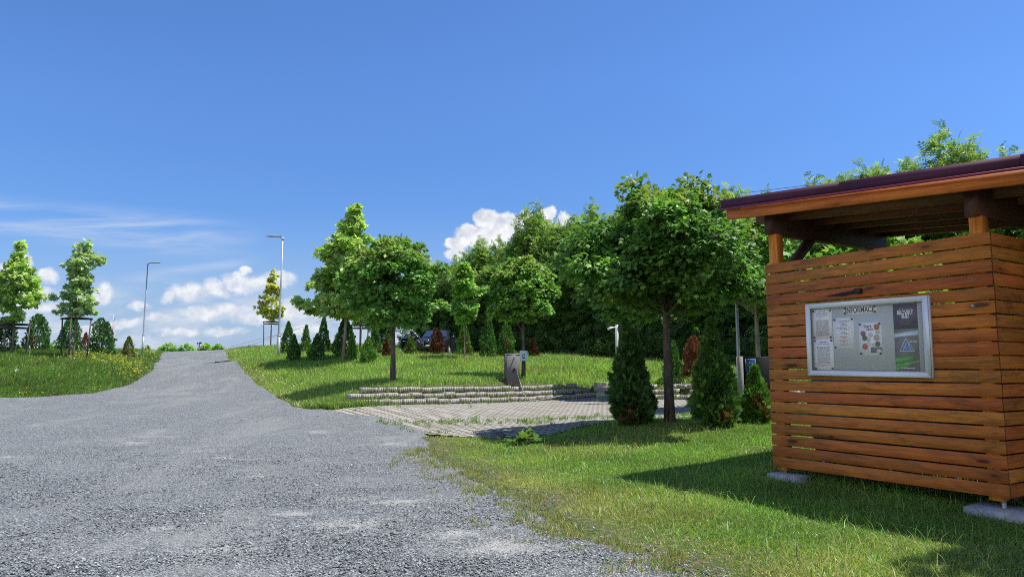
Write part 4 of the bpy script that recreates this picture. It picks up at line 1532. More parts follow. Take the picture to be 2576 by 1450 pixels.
# ------------------------------------------------------------------ far things on the skyline
g = G(498, 75.0)
t = thing('floodlight_mast', 'dark mast with three floodlights on the skyline behind the crest', 'mast', (g.x, g.y, g.z))
zt = P(498, 864, 75)[2] - g.z
mb = MB()
mb.tube([(0, 0, -.2), (.05, 0, zt * .55), (.12, 0, zt)], [.05, .045, .035], 8)
mb.tube([(0, 0, zt * .6), (-.09, 0, zt * .98)], .025, 6)
mb.bar((-.12, 0, zt - .02), (.26, 0, zt + .02), .04, .04)
mb.build('pole', M['wire'], t)
for x in (-.10, .12, .25):
    mb = MB()
    mb.box((x - .055, -.06, zt + .01 + .1 * x), (x + .055, .06, zt + .15 + .1 * x), bev=.01)
    mb.build('floodlight', M['black'], t)
a, b = G(544, 66.0), Vector(P(550, 858, 66))
mb = MB()
mb.tube([a - Vector((0, 0, .3)), b], .03, 6)
tag(mb.build('slanted_pole', M['mast'], None), 'thin slanted pole on the skyline right of the floodlight mast', 'pole')
g = G(278, 150.0)
t = thing('lattice_mast', 'faint slim pinkish mast with two legs on the far skyline behind the shouldered thuja', 'mast', (g.x, g.y, g.z))
zt = P(278, 790, 150)[2] - g.z
mb = MB()
mb.tube([(-.35, 0, -1), (-.3, 0, zt)], .07, 5)
mb.tube([(.5, 0, -1), (.05, 0, zt * .9)], .07, 5)
for i in range(9):
    z = zt * i / 9
    mb.bar((-.33, 0, z), (.4, 0, z + zt / 11), .06, .06)
mb.build('lattice', M['mast'], t)

# overhead wires
for k_, (pts, lab) in enumerate([([(1640, 512, 47), (1805, 493, 45.8), (2030, 466, 44.2), (2600, 398, 40)], 'overhead wire crossing the sky above the maroon roof'),
                                 ([(581, 871, 140), (900, 790, 105), (1330, 690, 70)], 'lower overhead wire climbing from the skyline to the wood'),
                                 ([(600, 878, 142), (900, 775, 105), (1330, 655, 70)], 'upper overhead wire climbing from the skyline to the wood')]):
    mb = MB()
    mb.tube(smooth_path([P(*p) for p in pts], 5), .018 if k_ == 0 else .022, 5)
    tag(mb.build('overhead_wire', M['wire'], None), lab, 'wire', 'overhead wires')

# rubber strip on the road, stone and weed at the yard corner
x0, y0 = G(833, 41)[:2]
mb = MB()
pp = []
for i in range(9):
    f = i / 8
    u = 540 + 40 * f
    q = G(u, 36.5 - .4 * f + .12 * math.sin(f * 5))
    pp.append((q.x, q.y, q.z + .07))
mb.tube(pp, .035, 6)
tag(mb.build('black_hose', M['rubber'], None, True), 'thin black hose lying across the edge of the gravel road near the crest', 'hose')

hx, hy = hit(1252, 1103)
mb = MB()
r_ = random.Random(3)
vs = []
for (z, s) in ((-.08, 1.0), (.07, .95), (.13, .5)):
    for i in range(7):
        a = 2 * PI * i / 7
        q = s * (.8 + .4 * r_.random())
        vs.append((hx + math.cos(a) * .17 * q, hy + math.sin(a) * .11 * q, h1(hx, hy) + z + .02 * r_.random()))
fs = [(j * 7 + i, j * 7 + (i + 1) % 7, (j + 1) * 7 + (i + 1) % 7, (j + 1) * 7 + i) for j in range(2) for i in range(7)] + [tuple(range(14, 21))]
mb.add(vs, fs)
tag(mb.build('edge_stone', M['stone'], None), 'dark angular stone at the corner of the paved yard beside the broad leaved weed', 'stone')

hx, hy = hit(1318, 1120)
t = thing('weed_plant', 'bright green broad leaved weed at the grass edge of the paved yard', 'plant', (hx, hy, h1(hx, hy)))
n = 46
d = rdir(n)
d[:, 2] = np.abs(d[:, 2]) * .8 + .15
pos = d * np.array((.24, .2, .26)) * (.55 + .45 * R.random((n, 1)))
me = inst_mesh('leaves', MAPLE_V, MAPLE_F, pos, basis_of(unit(d + (0, 0, -.35) + R.normal(size=(n, 3)) * .3), unit(d * .3 + (0, 0, 1) + R.normal(size=(n, 3)) * .25)), .17 * (.7 + .5 * R.random(n)), mix_tint(n, [(.13, .24, .04), (.17, .28, .05), (.10, .2, .04)]), M['leaf_pale'])
obj('leaves', me, t)
mb = MB()
for i in range(n):
    mb.tube([(0, 0, -.03), tuple(pos[i] * (.5, .5, .7)), tuple(pos[i])], .004, 4, cap=False)
mb.build('stalks', M['bark_thin'], t)

# ------------------------------------------------------------------ parked car with one open door
def car():
    Y = 41.0
    g = G(1090, Y)
    t = thing('parked_car', 'dark graphite off road car facing the lawn with one front door open', 'car', (g.x, g.y, g.z + .0), math.radians(-5))
    # local: -Y is the nose, X across; sections along the length
    Lf = -1.0
    secs = [  # y, half width low, half width belt, z floor, z belt, half roof, z roof
        (-1.00, .70, .74, .42, .80, .70, .82), (-.90, .86, .86, .34, .95, .80, .98), (-.55, .93, .92, .30, 1.03, .82, 1.07), (.15, .95, .93, .28, 1.10, .80, 1.14),
        (.28, .95, .93, .28, 1.11, .79, 1.17), (.98, .95, .92, .28, 1.12, .62, 1.62), (1.6, .95, .92, .28, 1.13, .62, 1.69), (2.6, .95, .92, .28, 1.14, .62, 1.68), (3.3, .93, .90, .30, 1.15, .60, 1.58), (3.65, .90, .86, .34, 1.12, .62, 1.16), (3.7, .8, .8, .45, .9, .6, .95)]
    vs, fs = [], []
    for (y, wl, wb, zf_, zb, wr, zr) in secs:
        half = [(wl * .8, zf_), (wl, zf_ + .12), (wb + .02, (zf_ + zb) / 2), (wb, zb), (wr, zr - .03), (wr * .75, zr), (0, zr + .015)]
        ring = half + [(-x, z) for x, z in half[-2::-1]]
        vs += [(x, y, z) for x, z in ring]
    m = 13
    for i in range(len(secs) - 1):
        for j in range(m - 1):
            fs.append((i * m + j, i * m + j + 1, (i + 1) * m + j + 1, (i + 1) * m + j))
        fs.append((i * m + m - 1, i * m, (i + 1) * m, (i + 1) * m + m - 1))
    fs.append(tuple(range(m)))
    fs.append(tuple(range(len(vs) - 1, len(vs) - m - 1, -1)))
    mb = MB()
    mb.add(vs, fs)
    body = mb.build('body', M['carpaint'], t, True)
    es = body.modifiers.new('edge', 'EDGE_SPLIT')
    es.split_angle = math.radians(38)
    # windscreen sits proud of the sloping face
    mb = MB()
    def scr(x, f):
        y = .28 + .70 * f
        z = 1.17 + (1.62 - 1.17) * f
        return (x * (.79 * (1 - f) + .62 * f) * .9, y - .03, z + .03)
    vs = [scr(-1, .06), scr(1, .06), scr(1, .93), scr(-1, .93), scr(0, .05), scr(0, .95)]
    mb.add([vs[0], vs[4], vs[1], vs[2], vs[5], vs[3]], [(0, 1, 4, 5), (1, 2, 3, 4)])
    mb.build('windscreen', mat_plain('windscreen_blue', (.03, .05, .10), .08, .2, 1.0, .2, 2), t)
    for s in (-1, 1):
        mb = MB()
        mb.add([(s * .935, .35, 1.17), (s * .80, .95, 1.53), (s * .78, 1.7, 1.6), (s * .935, 1.7, 1.19)], [(0, 1, 2, 3)])
        mb.build('side_window', M['car_glass'], t)
        mb = MB()
        mb.add([(s * .42, -1.0, .80), (s * .84, -.88, .86), (s * .88, -.80, .97), (s * .60, -.95, .95), (s * .42, -1.0, .91)], [(0, 1, 2, 3, 4)])
        vv = [(x, y - .035, z) for x, y, z in mb.v]
        mb = MB()
        mb.add(vv + [(x, y + .1, z) for x, y, z in vv], [(0, 1, 2, 3, 4)] + [(i, (i + 1) % 5, 5 + (i + 1) % 5, 5 + i) for i in range(5)])
        hl = mb.build('headlight', M['lamp_glass'], t)
        mb = MB()
        for dx in (.54, .70):
            mb = MB()
            mb.tube([(s * dx, -1.045 + (dx - .54) * .5, .885), (s * dx, -1.0 + (dx - .54) * .5, .885)], .05, 10)
            mb.build('reflector', M['black'], hl)
        # kidney grille half
        mb = MB()
        mb.box((min(s * .05, s * .34), -1.05, .66), (max(s * .05, s * .34), -1.0, .93), bev=.02, along=1)
        gr = mb.build('grille', M['black'], t)
        mb = MB()
        x0_, x1_ = min(s * .035, s * .355), max(s * .035, s * .355)
        mb.tube([(x0_, -1.055, .64), (x0_, -1.055, .955), (x1_, -1.055, .955), (x1_, -1.055, .64), (x0_, -1.055, .64)], .012, 5, cap=False)
        mb.build('grille_rim', M['chrome'], gr)
        mb = MB()
        mb.tube([(s * .95, .42, 1.12), (s * 1.04, .36, 1.16)], .03, 6)
        mb.lathe([(.02, -.10), (.09, -.08), (.11, 0), (.09, .09), (.02, .11)], 8, (s * 1.07, .36, 1.18))
        mb.build('mirror', M['carpaint'], t, True)
        for y in (-.15, 2.65):
            mb = MB()
            mb.tube([(s * .72, y, .36), (s * .76, y, .36), (s * .93, y, .36), (s * .97, y, .36)], [.30, .36, .36, .30], 20)
            w = mb.build('wheel', M['rubber'], t)
            mb = MB()
            mb.tube([(s * .955, y, .36), (s * .985, y, .36)], [.24, .22], 16)
            mb.build('rim', M['galv'], w)
    mb = MB()
    mb.box((-.55, -1.03, .40), (.55, -.98, .58), bev=.02)
    mb.build('air_intake', M['black'], t)
    mb = MB()
    mb.box((-.26, -1.07, .60), (.26, -1.045, .70))
    mb.build('number_plate', M['white'], t)
    # open front door on the -X side, hinged near the front of the cabin
    hinge = bpy.data.objects.new('door', None)
    bpy.data.objects.remove(hinge)
    mb = MB()
    M4 = Matrix.Translation((-.95, .42, 0)) @ Matrix.Rotation(math.radians(80), 4, 'Z')
    def door_part(rings):
        q = MB()
        q.add([tuple(M4 @ Vector(p)) for p in rings[0]], rings[1])
        return q
    out = [(0, .34), (.10, .30), (1.02, .34), (1.12, .52), (1.12, 1.13), (0, 1.12)]
    fr = [(0, 1.12), (1.12, 1.13), (.80, 1.62), (.55, 1.66), (.48, 1.62)]
    n_ = len(out)
    vs = [(0, y, z) for y, z in out] + [(.10, y, z) for y, z in out]
    fs = [tuple(range(n_)), tuple(range(2 * n_ - 1, n_ - 1, -1))] + [(i, (i + 1) % n_, n_ + (i + 1) % n_, n_ + i) for i in range(n_)]
    dr = door_part((vs, fs)).build('door', M['carpaint'], t)
    q = MB()
    for a, b in (((.0, 1.12), (.42, 1.62)), ((.42, 1.62), (.86, 1.62)), ((.86, 1.62), (1.1, 1.13))):
        q.bar(M4 @ Vector((.05, a[0], a[1])), M4 @ Vector((.05, b[0], b[1])), .05, .06)
    q.build('window_frame', M['chrome'], dr)
    door_part(([(.05, .03, 1.13), (.05, 1.07, 1.13), (.05, .84, 1.6), (.05, .44, 1.6)], [(0, 1, 2, 3)])).build('door_window', M['car_glass'], dr)
    q = MB()
    q.bar(M4 @ Vector((-.02, .85, .98)), M4 @ Vector((-.02, 1.03, .98)), .03, .035)
    q.build('handle', M['chrome'], dr)
    # white sheet shaped as the sky's reflection in the door frame
    q = MB()
    pts = [(-.005, 1.12, 1.12), (-.005, .98, 1.34), (-.005, .86, 1.66), (-.005, .52, 1.68), (-.005, .60, 1.42), (-.005, .84, 1.40), (-.005, .95, 1.22)]
    vs = [tuple(M4 @ Vector(p)) for p in pts] + [tuple(M4 @ Vector((p[0] - .02, p[1], p[2]))) for p in pts]
    n_ = len(pts)
    q.add(vs, [tuple(range(n_)), tuple(range(2 * n_ - 1, n_ - 1, -1))] + [(i, (i + 1) % n_, n_ + (i + 1) % n_, n_ + i) for i in range(n_)])
    sh = q.build('door_reflection', M['white'], None)
    sh.matrix_world = Matrix.Translation(t.location) @ Matrix.Rotation(t.rotation_euler.z, 4, 'Z')
    tag(sh, 'white sheet standing for the sky reflection on the open car door', 'sun shade')
    return t


car()
# ------------------------------------------------------------------ slatted shelter
KL = np.array(P(1945, 1172, 10.0))
zb = KL[2]
d = ray(2540, 1255)
tt_ = (zb - CAMH) / d[2]
KR = np.array((d[0] * tt_, d[1] * tt_, zb))
ku = (KR - KL)[:2]
KW = float(np.linalg.norm(ku))
ku /= KW
kv = np.array((-ku[1], ku[0]))
KANG = math.atan2(ku[1], ku[0])
KB = np.array((KL[0], KL[1], 0.0))


def kp(u, v, off=0.0):
    """pixel -> (along the front wall, height) on the plane off behind the front face"""
    d = np.array(ray(u, v))
    n = np.array((kv[0], kv[1], 0))
    o = np.array((0, 0, CAMH))
    p0 = KB + n * off
    s = ((p0 - o) @ n) / (d @ n)
    q = o + d * s
    return float((q - KB)[:2] @ ku), float(q[2])


zt = kp(1922, 665)[1]
KD = 2.7
print('shelter', KW, zb, zt, KL, KR)
K = thing('slatted_shelter', 'orange brown slatted wooden shelter with maroon sloping roof on concrete pads', 'shelter', tuple(KB), KANG)
NB = 19
pitch = (zt - zb) / NB


def slats(name, axis, fixed, a0, a1, zlo, n, th=.027, mat='wood', gap=.017, face=1):
    mb = MB()
    for i in range(n):
        z0 = zlo + i * pitch
        g1, g2 = gap * (.7 + .6 * random.random()) / 2, gap * (.7 + .6 * random.random()) / 2
        j = random.uniform(-.004, .004)
        lo = [0, 0, z0 + g1]
        hi = [0, 0, z0 + pitch - g2]
        lo[axis], hi[axis] = a0 + j, a1 + random.uniform(-.004, .004)
        lo[1 - axis], hi[1 - axis] = fixed + random.uniform(-.002, .002), fixed + th * face
        if hi[1 - axis] < lo[1 - axis]: lo[1 - axis], hi[1 - axis] = hi[1 - axis], lo[1 - axis]
        mb.box(tuple(lo), tuple(hi), None, axis, None, .0015)
    return mb.build(name, M[mat], K)


slats('front_wall', 0, 0.0, 0.0, KW, zb, NB)
slats('side_wall', 1, KW + .001, .03, KD, zb, NB, face=-1)
slats('back_wall', 0, KD, .0, KW, zb, NB - 5)
u0, zt0 = kp(1922, 545)
pz = zt + .02
beam_l0, beam_l1 = kp(1924, 591)[1], kp(1921, 541)[1]
ur = kp(2440, 583, .05)[0]
beam_r0, beam_r1 = kp(2437, 545, .0)[1], kp(2435, 480, .0)[1]
fa_l = kp(1828, 552, -.28)
fa_r = kp(2576, 461, -.28)
rt_l = kp(1816, 503, -.33)
rt_r = kp(2576, 390, -.33)
sl = (fa_r[1] - fa_l[1]) / (fa_r[0] - fa_l[0])
print('posts', u0, ur, 'beams', beam_l0, beam_l1, beam_r0, beam_r1, 'fascia', fa_l, fa_r, 'roof', rt_l, rt_r, 'slope', sl)
for (pu, pv, top) in ((.05, .032, beam_l0), (ur, .032, beam_r0), (.05, KD - .17, beam_l0), (ur, KD - .17, beam_r0)):
    mb = MB()
    mb.box((pu, pv, zb - .04), (pu + .14, pv + .14, top - .002), None, 2, None, .004)
    mb.build('post', M['wood_beam'], K)
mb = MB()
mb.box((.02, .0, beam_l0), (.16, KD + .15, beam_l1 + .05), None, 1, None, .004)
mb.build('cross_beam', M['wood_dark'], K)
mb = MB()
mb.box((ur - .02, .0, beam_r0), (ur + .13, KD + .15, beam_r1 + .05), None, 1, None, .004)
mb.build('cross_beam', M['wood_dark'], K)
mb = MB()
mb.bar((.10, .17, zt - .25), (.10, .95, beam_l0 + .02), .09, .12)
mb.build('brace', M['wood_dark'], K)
# rafters follow the slope of the roof
UE = KW + 1.15
rh = max(.10, (rt_l[1] - fa_l[1]) - .13)


def sloped(name, v0, v1, u0_, u1_, zoff0, zoff1, mat):
    mb = MB()
    f = lambda u: fa_l[1] + sl * (u - fa_l[0])
    r = random.random() * 30
    vs = [(u0_, v0, f(u0_) + zoff0), (u1_, v0, f(u1_) + zoff0), (u1_, v1, f(u1_) + zoff0), (u0_, v1, f(u0_) + zoff0),
          (u0_, v0, f(u0_) + zoff1), (u1_, v0, f(u1_) + zoff1), (u1_, v1, f(u1_) + zoff1), (u0_, v1, f(u0_) + zoff1)]
    fs = [(3, 2, 1, 0), (4, 5, 6, 7), (0, 1, 5, 4), (1, 2, 6, 5), (2, 3, 7, 6), (3, 0, 4, 7)]
    mb.add(vs, fs, (random.random(), random.random(), .5), [(p[0] + r, p[2] - sl * p[0], p[1]) for p in vs])
    return mb.build(name, M[mat], K)


RH = .165
sloped('fascia_beam', -.28, -.22, fa_l[0], UE, 0, RH, 'wood_beam')
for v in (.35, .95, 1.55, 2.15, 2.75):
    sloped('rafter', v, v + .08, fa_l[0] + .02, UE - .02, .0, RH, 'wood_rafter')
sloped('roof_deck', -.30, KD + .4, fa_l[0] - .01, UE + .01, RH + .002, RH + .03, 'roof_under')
sloped('roof_sheet', -.32, KD + .42, fa_l[0] - .03, UE + .03, RH + .032, RH + .055, 'maroon')
top_off = (rt_l[1] - (fa_l[1] + sl * (rt_l[0] - fa_l[0])))
print('roof top offset', top_off)
for a_, b_ in ((fa_l[0] - .05, 1.42), (1.426, 3.4), (3.406, UE + .05)):
    sloped('roof_trim', -.345 - .002 * (a_ > 1.4), -.322, a_, b_, RH - .01, max(top_off, RH + .10), 'maroon')
sloped('roof_trim', -.30, KD + .44, fa_l[0] - .056, fa_l[0] - .032, RH - .01, max(top_off, RH + .10), 'maroon')
sloped('drip_edge', -.385, -.347, fa_l[0] - .07, UE + .05, RH - .035, RH - .012, 'maroon_lip')
# steel feet and pads
for (pu, pv) in ((.12, .10), (KW - .10, .10), (.12, KD - .1), (KW - .1, KD - .1)):
    mb = MB()
    mb.tube([(pu, pv, -.1), (pu, pv, zb + .01)], .022, 10)
    mb.build('steel_foot', M['galv'], K)


def kw(u, v, z):
    return (KB[0] + ku[0] * u + kv[0] * v, KB[1] + ku[1] * u + kv[1] * v, z)


for (pu, pv, lab, top) in ((.27, -.01, 'flat pale concrete pad under the far front corner of the shelter', .10), (KW - .06, .10, 'thick pale concrete pad under the near front corner of the shelter', .085)):
    x, y, _ = kw(pu, pv, 0)
    mb = MB()
    hw_ = .23 if pu < .5 else .33
    mb.box((-hw_, -hw_ * .8, -.25), (hw_, hw_ * .8, top), None, 0, None, .02)
    o = mb.build('concrete_pad', M['concrete_pale'], None)
    o.location = (x, y, h1(x, y) * .5)
    o.rotation_euler = (0, 0, KANG + .05)
    tag(o, lab, 'concrete pad')

# black block with a flat black taper on the boards
la = kp(2166, 731)
lb = kp(2085, 744)
x, y, z = kw(la[0], -.002, la[1])
t = thing('black_fitting', 'black pointed fitting on the boards above the notice case', 'latch', (x, y, z), KANG)
mb = MB()
mb.box((-.06, -.06, -.035), (.02, -.002, .03), bev=.006)
mb.build('housing', M['black'], t)
mb = MB()
L_ = la[0] - lb[0]
mb.add([(-.06, -.03, .012), (-.06, -.03, -.022), (-L_ * .55, -.02, -.045), (-L_ - .05, -.012, -.03), (-L_ * .6, -.02, .0), (-.06, -.015, .012), (-.06, -.015, -.022), (-L_ * .55, -.006, -.045), (-L_ - .05, -.004, -.03), (-L_ * .6, -.006, .0)],
       [(0, 1, 2, 3, 4), (9, 8, 7, 6, 5), (0, 4, 9, 5), (1, 6, 7, 2), (2, 7, 8, 3), (3, 8, 9, 4), (0, 5, 6, 1)])
mb.build('arm', M['black'], t)  # flat tapered black piece beside the housing
x, y, z = kw(*(lambda q: (q[0], -.002, q[1]))(kp(2449, 769)))
mb = MB()
mb.tube([(0, -.03, 0), (0, 0, 0)], [.016, .02], 12)
o = mb.build('screw_eye', M['galv'], None)
o.location = (x, y, z)
o.rotation_euler = (0, 0, KANG)
tag(o, 'small round metal bolt head on the boards right of the notice case', 'bolt')

# waste container standing inside
WASTE0 = len(bpy.data.objects)
x, y, _ = kw(KW * .70, 1.35, 0)
t = WB = thing('waste_container', 'dark wheeled waste container inside the shelter, nearer the small bolt', 'waste bin', (x, y, h1(x, y)), KANG, 'waste containers in the shelter')
mb = MB()
w0, w1 = .62, .70
vs = [(-w0, -.42, .22), (w0, -.42, .22), (w0, .42, .22), (-w0, .42, .22), (-w1, -.52, 1.15), (w1, -.52, 1.15), (w1, .52, 1.15), (-w1, .52, 1.15)]
mb.add(vs, [(3, 2, 1, 0), (4, 5, 6, 7), (0, 1, 5, 4), (1, 2, 6, 5), (2, 3, 7, 6), (3, 0, 4, 7)])
mb.build('body', M['bin'], t)
mb = MB()
mb.tube([(-w1, -.0 + .52 * math.cos(a), 1.16 + .16 * math.sin(a)) for a in np.linspace(0, PI, 2)], .02, 6)
vs = []
for xx in (-w1 - .02, w1 + .02):
    for a in np.linspace(0, PI, 9):
        vs.append((xx, -.54 * math.cos(a), 1.16 + .17 * math.sin(a)))
mb.add(vs, [(i, i + 1, 10 + i, 9 + i) for i in range(8)] + [tuple(range(8, -1, -1)), tuple(range(9, 18))])
mb.build('lid', M['bin'], t)
for sx_ in (-.5, .5):
    for sy_ in (-.32, .32):
        mb = MB()
        mb.tube([(sx_ - .025, sy_, .10), (sx_ + .025, sy_, .10)], .10, 14)
        mb.bar((sx_, sy_, .1), (sx_, sy_ + .04, .23), .07, .02)
        mb.build('caster', M['alu_dark'], t)

x, y, _ = kw(KW * .70 - 1.5, 1.5, 0)  # second container, added to block the bright gaps near the open side
t2 = thing('waste_container', 'dark wheeled waste container added at the open side to block light through the gaps', 'waste bin', (x, y, h1(x, y)), KANG, 'waste containers in the shelter')
for ch in list(WB.children):
    c_ = ch.copy()
    COL.objects.link(c_)
    c_.parent = t2

# ------------------------------------------------------------------ notice case with its papers
c_tl, c_tr, c_br, c_bl = kp(2024, 767, -.07), kp(2330, 741, -.07), kp(2345, 948, -.07), kp(2033, 944, -.07)
nx0, nx1 = (c_tl[0] + c_bl[0]) / 2, (c_tr[0] + c_br[0]) / 2
nz0, nz1 = (c_br[1] + c_bl[1]) / 2, (c_tl[1] + c_tr[1]) / 2
NW, NH = nx1 - nx0, nz1 - nz0
print('notice case', NW, NH, c_tl, c_tr, c_br, c_bl)
x, y, z = kw((nx0 + nx1) / 2, 0, (nz0 + nz1) / 2)
NC = thing('notice_case', 'silver framed glazed notice case hung on the orange brown boards', 'notice board', (x, y, z), KANG)
NC.rotation_euler = (0, math.radians(.6), KANG)
fw, dp = .062, .07
mb = MB()
W2, H2 = NW / 2, NH / 2
# mitred front frame
o4 = [(-W2, -H2), (W2, -H2), (W2, H2), (-W2, H2)]
i4 = [(-W2 + fw, -H2 + fw), (W2 - fw, -H2 + fw), (W2 - fw, H2 - fw), (-W2 + fw, H2 - fw)]
for a in range(4):
    b = (a + 1) % 4
    for y0_, y1_ in ((-dp, -dp + .02),):
        e = .0012
        oa, ob, ia, ib = o4[a], o4[b], i4[a], i4[b]
        vs = [(oa[0], y0_, oa[1]), (ob[0], y0_, ob[1]), (ib[0], y0_, ib[1]), (ia[0], y0_, ia[1])]
        vs = [((p[0] * .9985), p[1], p[2] * .9985) for p in vs]
        vs += [(p[0], y1_, p[2]) for p in vs]
        mb.add(vs, [(0, 1, 2, 3), (7, 6, 5, 4), (0, 4, 5, 1), (1, 5, 6, 2), (2, 6, 7, 3), (3, 7, 4, 0)])
mb.build('frame', M['alu'], NC)
mb = MB()
for (x0_, x1_, z0_, z1_) in ((-W2 - .004, -W2 + .014, -H2 - .004, H2 + .004), (W2 - .014, W2 + .004, -H2 - .004, H2 + .004), (-W2 + .0145, W2 - .0145, -H2 - .004, -H2 + .014), (-W2 + .0145, W2 - .0145, H2 - .014, H2 + .004)):
    mb.box((x0_, -dp + .021, z0_), (x1_, -.002, z1_))
mb.build('casing', M['alu'], NC)
mb = MB()
mb.box((-W2 + .0145, -.022, -H2 + .0145), (W2 - .0145, -.004, H2 - .0145))
mb.build('backing', M['backing'], NC)
mb = MB()
mb.add([(-W2 + fw - .004, -dp + .012, -H2 + fw - .004), (W2 - fw + .004, -dp + .012, -H2 + fw - .004), (W2 - fw + .004, -dp + .012, H2 - fw + .004), (-W2 + fw - .004, -dp + .012, H2 - fw + .004)], [(0, 1, 2, 3)])
mb.build('glass_pane', M['glass'], NC)
mb = MB()
for dz in (0.0, -.07, -.13):
    mb.tube([(-W2 - .008, -.05, dz), (-W2 - .008, -.05, dz - .03)], .010, 8)
mb.build('hinge', M['alu_dark'], NC)


def zpx(Xc, Yc):
    """a point of the enlarged view of the case -> photo pixel"""
    return (3100 + Xc / 3.815) * .644, (1120 + Yc / 3.815) * .644


def cp(Xc, Yc):
    u, v = zpx(Xc, Yc)
    a, z_ = kp(u, v, -.024)
    return a - (nx0 + nx1) / 2, z_ - (nz0 + nz1) / 2


def paper(name, label, cat, quad, mat='paper', magnets=(0, 1, 2, 3), group=None):
    """quad: tl, tr, br, bl in the enlarged view; returns the thing, its width and height"""
    q = [cp(*p) for p in quad]
    x0_, x1_ = (q[0][0] + q[3][0]) / 2, (q[1][0] + q[2][0]) / 2
    z0_, z1_ = (q[2][1] + q[3][1]) / 2, (q[0][1] + q[1][1]) / 2
    cx_, cz_ = (x0_ + x1_) / 2, (z0_ + z1_) / 2
    w_, h_ = x1_ - x0_, z1_ - z0_
    p = kw((nx0 + nx1) / 2 + cx_, -.0235, (nz0 + nz1) / 2 + cz_)
    t = thing(name, label, cat, p, KANG, group)
    t.rotation_euler = (0, math.radians(.5), KANG)
    mb = MB()
    mb.box((-w_ / 2, -.0012, -h_ / 2), (w_ / 2, .0, h_ / 2))
    mb.build('sheet', M[mat], t)
    cr = [(-w_ / 2 + .02, h_ / 2 - .02), (w_ / 2 - .02, h_ / 2 - .02), (w_ / 2 - .02, -h_ / 2 + .02), (-w_ / 2 + .02, -h_ / 2 + .02)]
    for i in magnets:
        mb = MB()
        mb.tube([(cr[i][0], -.012, cr[i][1]), (cr[i][0], -.002, cr[i][1])], .0125, 14)
        mb.build('magnet', M['magnet'], t)
    return t, w_, h_


def print_lines(t, w_, h_, lines):
    """unreadable small print: rows of word-length bars, (height fraction, width fraction, thickness, material)"""
    for mname in sorted({l[3] for l in lines}):
        mb = MB()
        for (f, wf, th, mm) in lines:
            if mm != mname: continue
            z_ = h_ / 2 - f * h_
            x_ = -w_ * wf / 2
            while x_ < w_ * wf / 2 - .004:
                L_ = random.uniform(.012, .036)
                e = min(x_ + L_, w_ * wf / 2)
                mb.box((x_, -.0026, z_ - th / 2), (e, -.0015, z_ + th / 2))
                x_ = e + random.uniform(.004, .008)
        mb.build('small_print', M[mname], t)


t, w_, h_ = paper('heading_sheet', 'white heading sheet with large black word at the top of the notice case', 'sheet', [(738, 298), (1235, 262), (1240, 378), (745, 430)])
text_mesh('INFORMACE', .10, M['ink'], t, (0, -.0022, 0), width=w_ * .87, bold=.0015)
t, w_, h_ = paper('notice_sheet', 'upper of two stacked white notice sheets at the hinge side', 'sheet', [(275, 345), (565, 320), (585, 765), (295, 785)], group='printed notice sheets')
print_lines(t, w_, h_, [(.07, .36, .010, 'ink_blue'), (.14, .56, .010, 'ink_grey'), (.20, .62, .008, 'ink_grey'), (.25, .35, .006, 'ink_grey'), (.31, .4, .005, 'ink_red')] + [(.37 + .026 * i, .68 - .1 * (i % 3 == 2), .0055, 'ink_grey' if i % 7 not in (5, 6) else 'ink_red') for i in range(21)])
t, w_, h_ = paper('notice_sheet', 'lower of two stacked white notice sheets at the hinge side, with blue headline', 'sheet', [(295, 785), (585, 765), (612, 1232), (320, 1240)], group='printed notice sheets')
print_lines(t, w_, h_, [(.10, .40, .012, 'ink_blue'), (.16, .56, .009, 'ink_grey')] + [(.24 + .025 * i, .66 - .14 * (i % 4 == 3), .0055, 'ink_grey') for i in range(23)] + [(.84, .6, .005, 'ink_red'), (.88, .3, .005, 'ink_grey')])
t, w_, h_ = paper('notice_sheet', 'short white notice sheet with centred lines left of the food flyer', 'sheet', [(582, 470), (893, 450), (915, 915), (612, 930)], magnets=(0, 1, 3), group='printed notice sheets')
print_lines(t, w_, h_, [(.11 + .042 * i, [.62, .36, .1, .36, .34, .72, .36, .52, .2, .3, .5, .3, .44, .2][i % 14], .0085 if i < 4 else .007, 'ink_grey' if i not in (12, 13, 16, 17) else 'ink_red') for i in range(19)])
# food flyer
t, w_, h_ = paper('food_flyer', 'pale flyer with round dishes of food in the middle of the notice case', 'flyer', [(962, 540), (1300, 515), (1335, 1012), (990, 1020)])
mb = MB()
mb.box((.0, -.0022, -h_ / 2 + .03), (w_ / 2 - .005, -.0016, -h_ / 2 + h_ * .24))
mb.build('print_block', M['poster_dark'], t)
text_mesh('Stará', .055, M['ink'], t, (-.03, -.003, h_ * .38), width=w_ * .34)
text_mesh('pekárna', .034, M['ink'], t, (.0, -.003, h_ * .29), width=w_ * .3)
for (fx, fz, r, mm) in [(.30, .36, .036, 'dish_red'), (-.30, .17, .033, 'dish_pink'), (-.24, .03, .034, 'dish_green'), (.28, .04, .036, 'dish_cream'), (-.24, -.23, .038, 'dish_red'), (.32, -.16, .034, 'dish_green')]:
    mb = MB()
    mb.tube([(fx * w_, -.0045, fz * h_), (fx * w_, -.0018, fz * h_)], r * 1.18, 16)
    ds = mb.build('dish', M['white'], t)
    mb = MB()
    mb.tube([(fx * w_, -.0055, fz * h_), (fx * w_, -.0046, fz * h_)], r * .95, 16)
    mb.build('food', M[mm], ds)
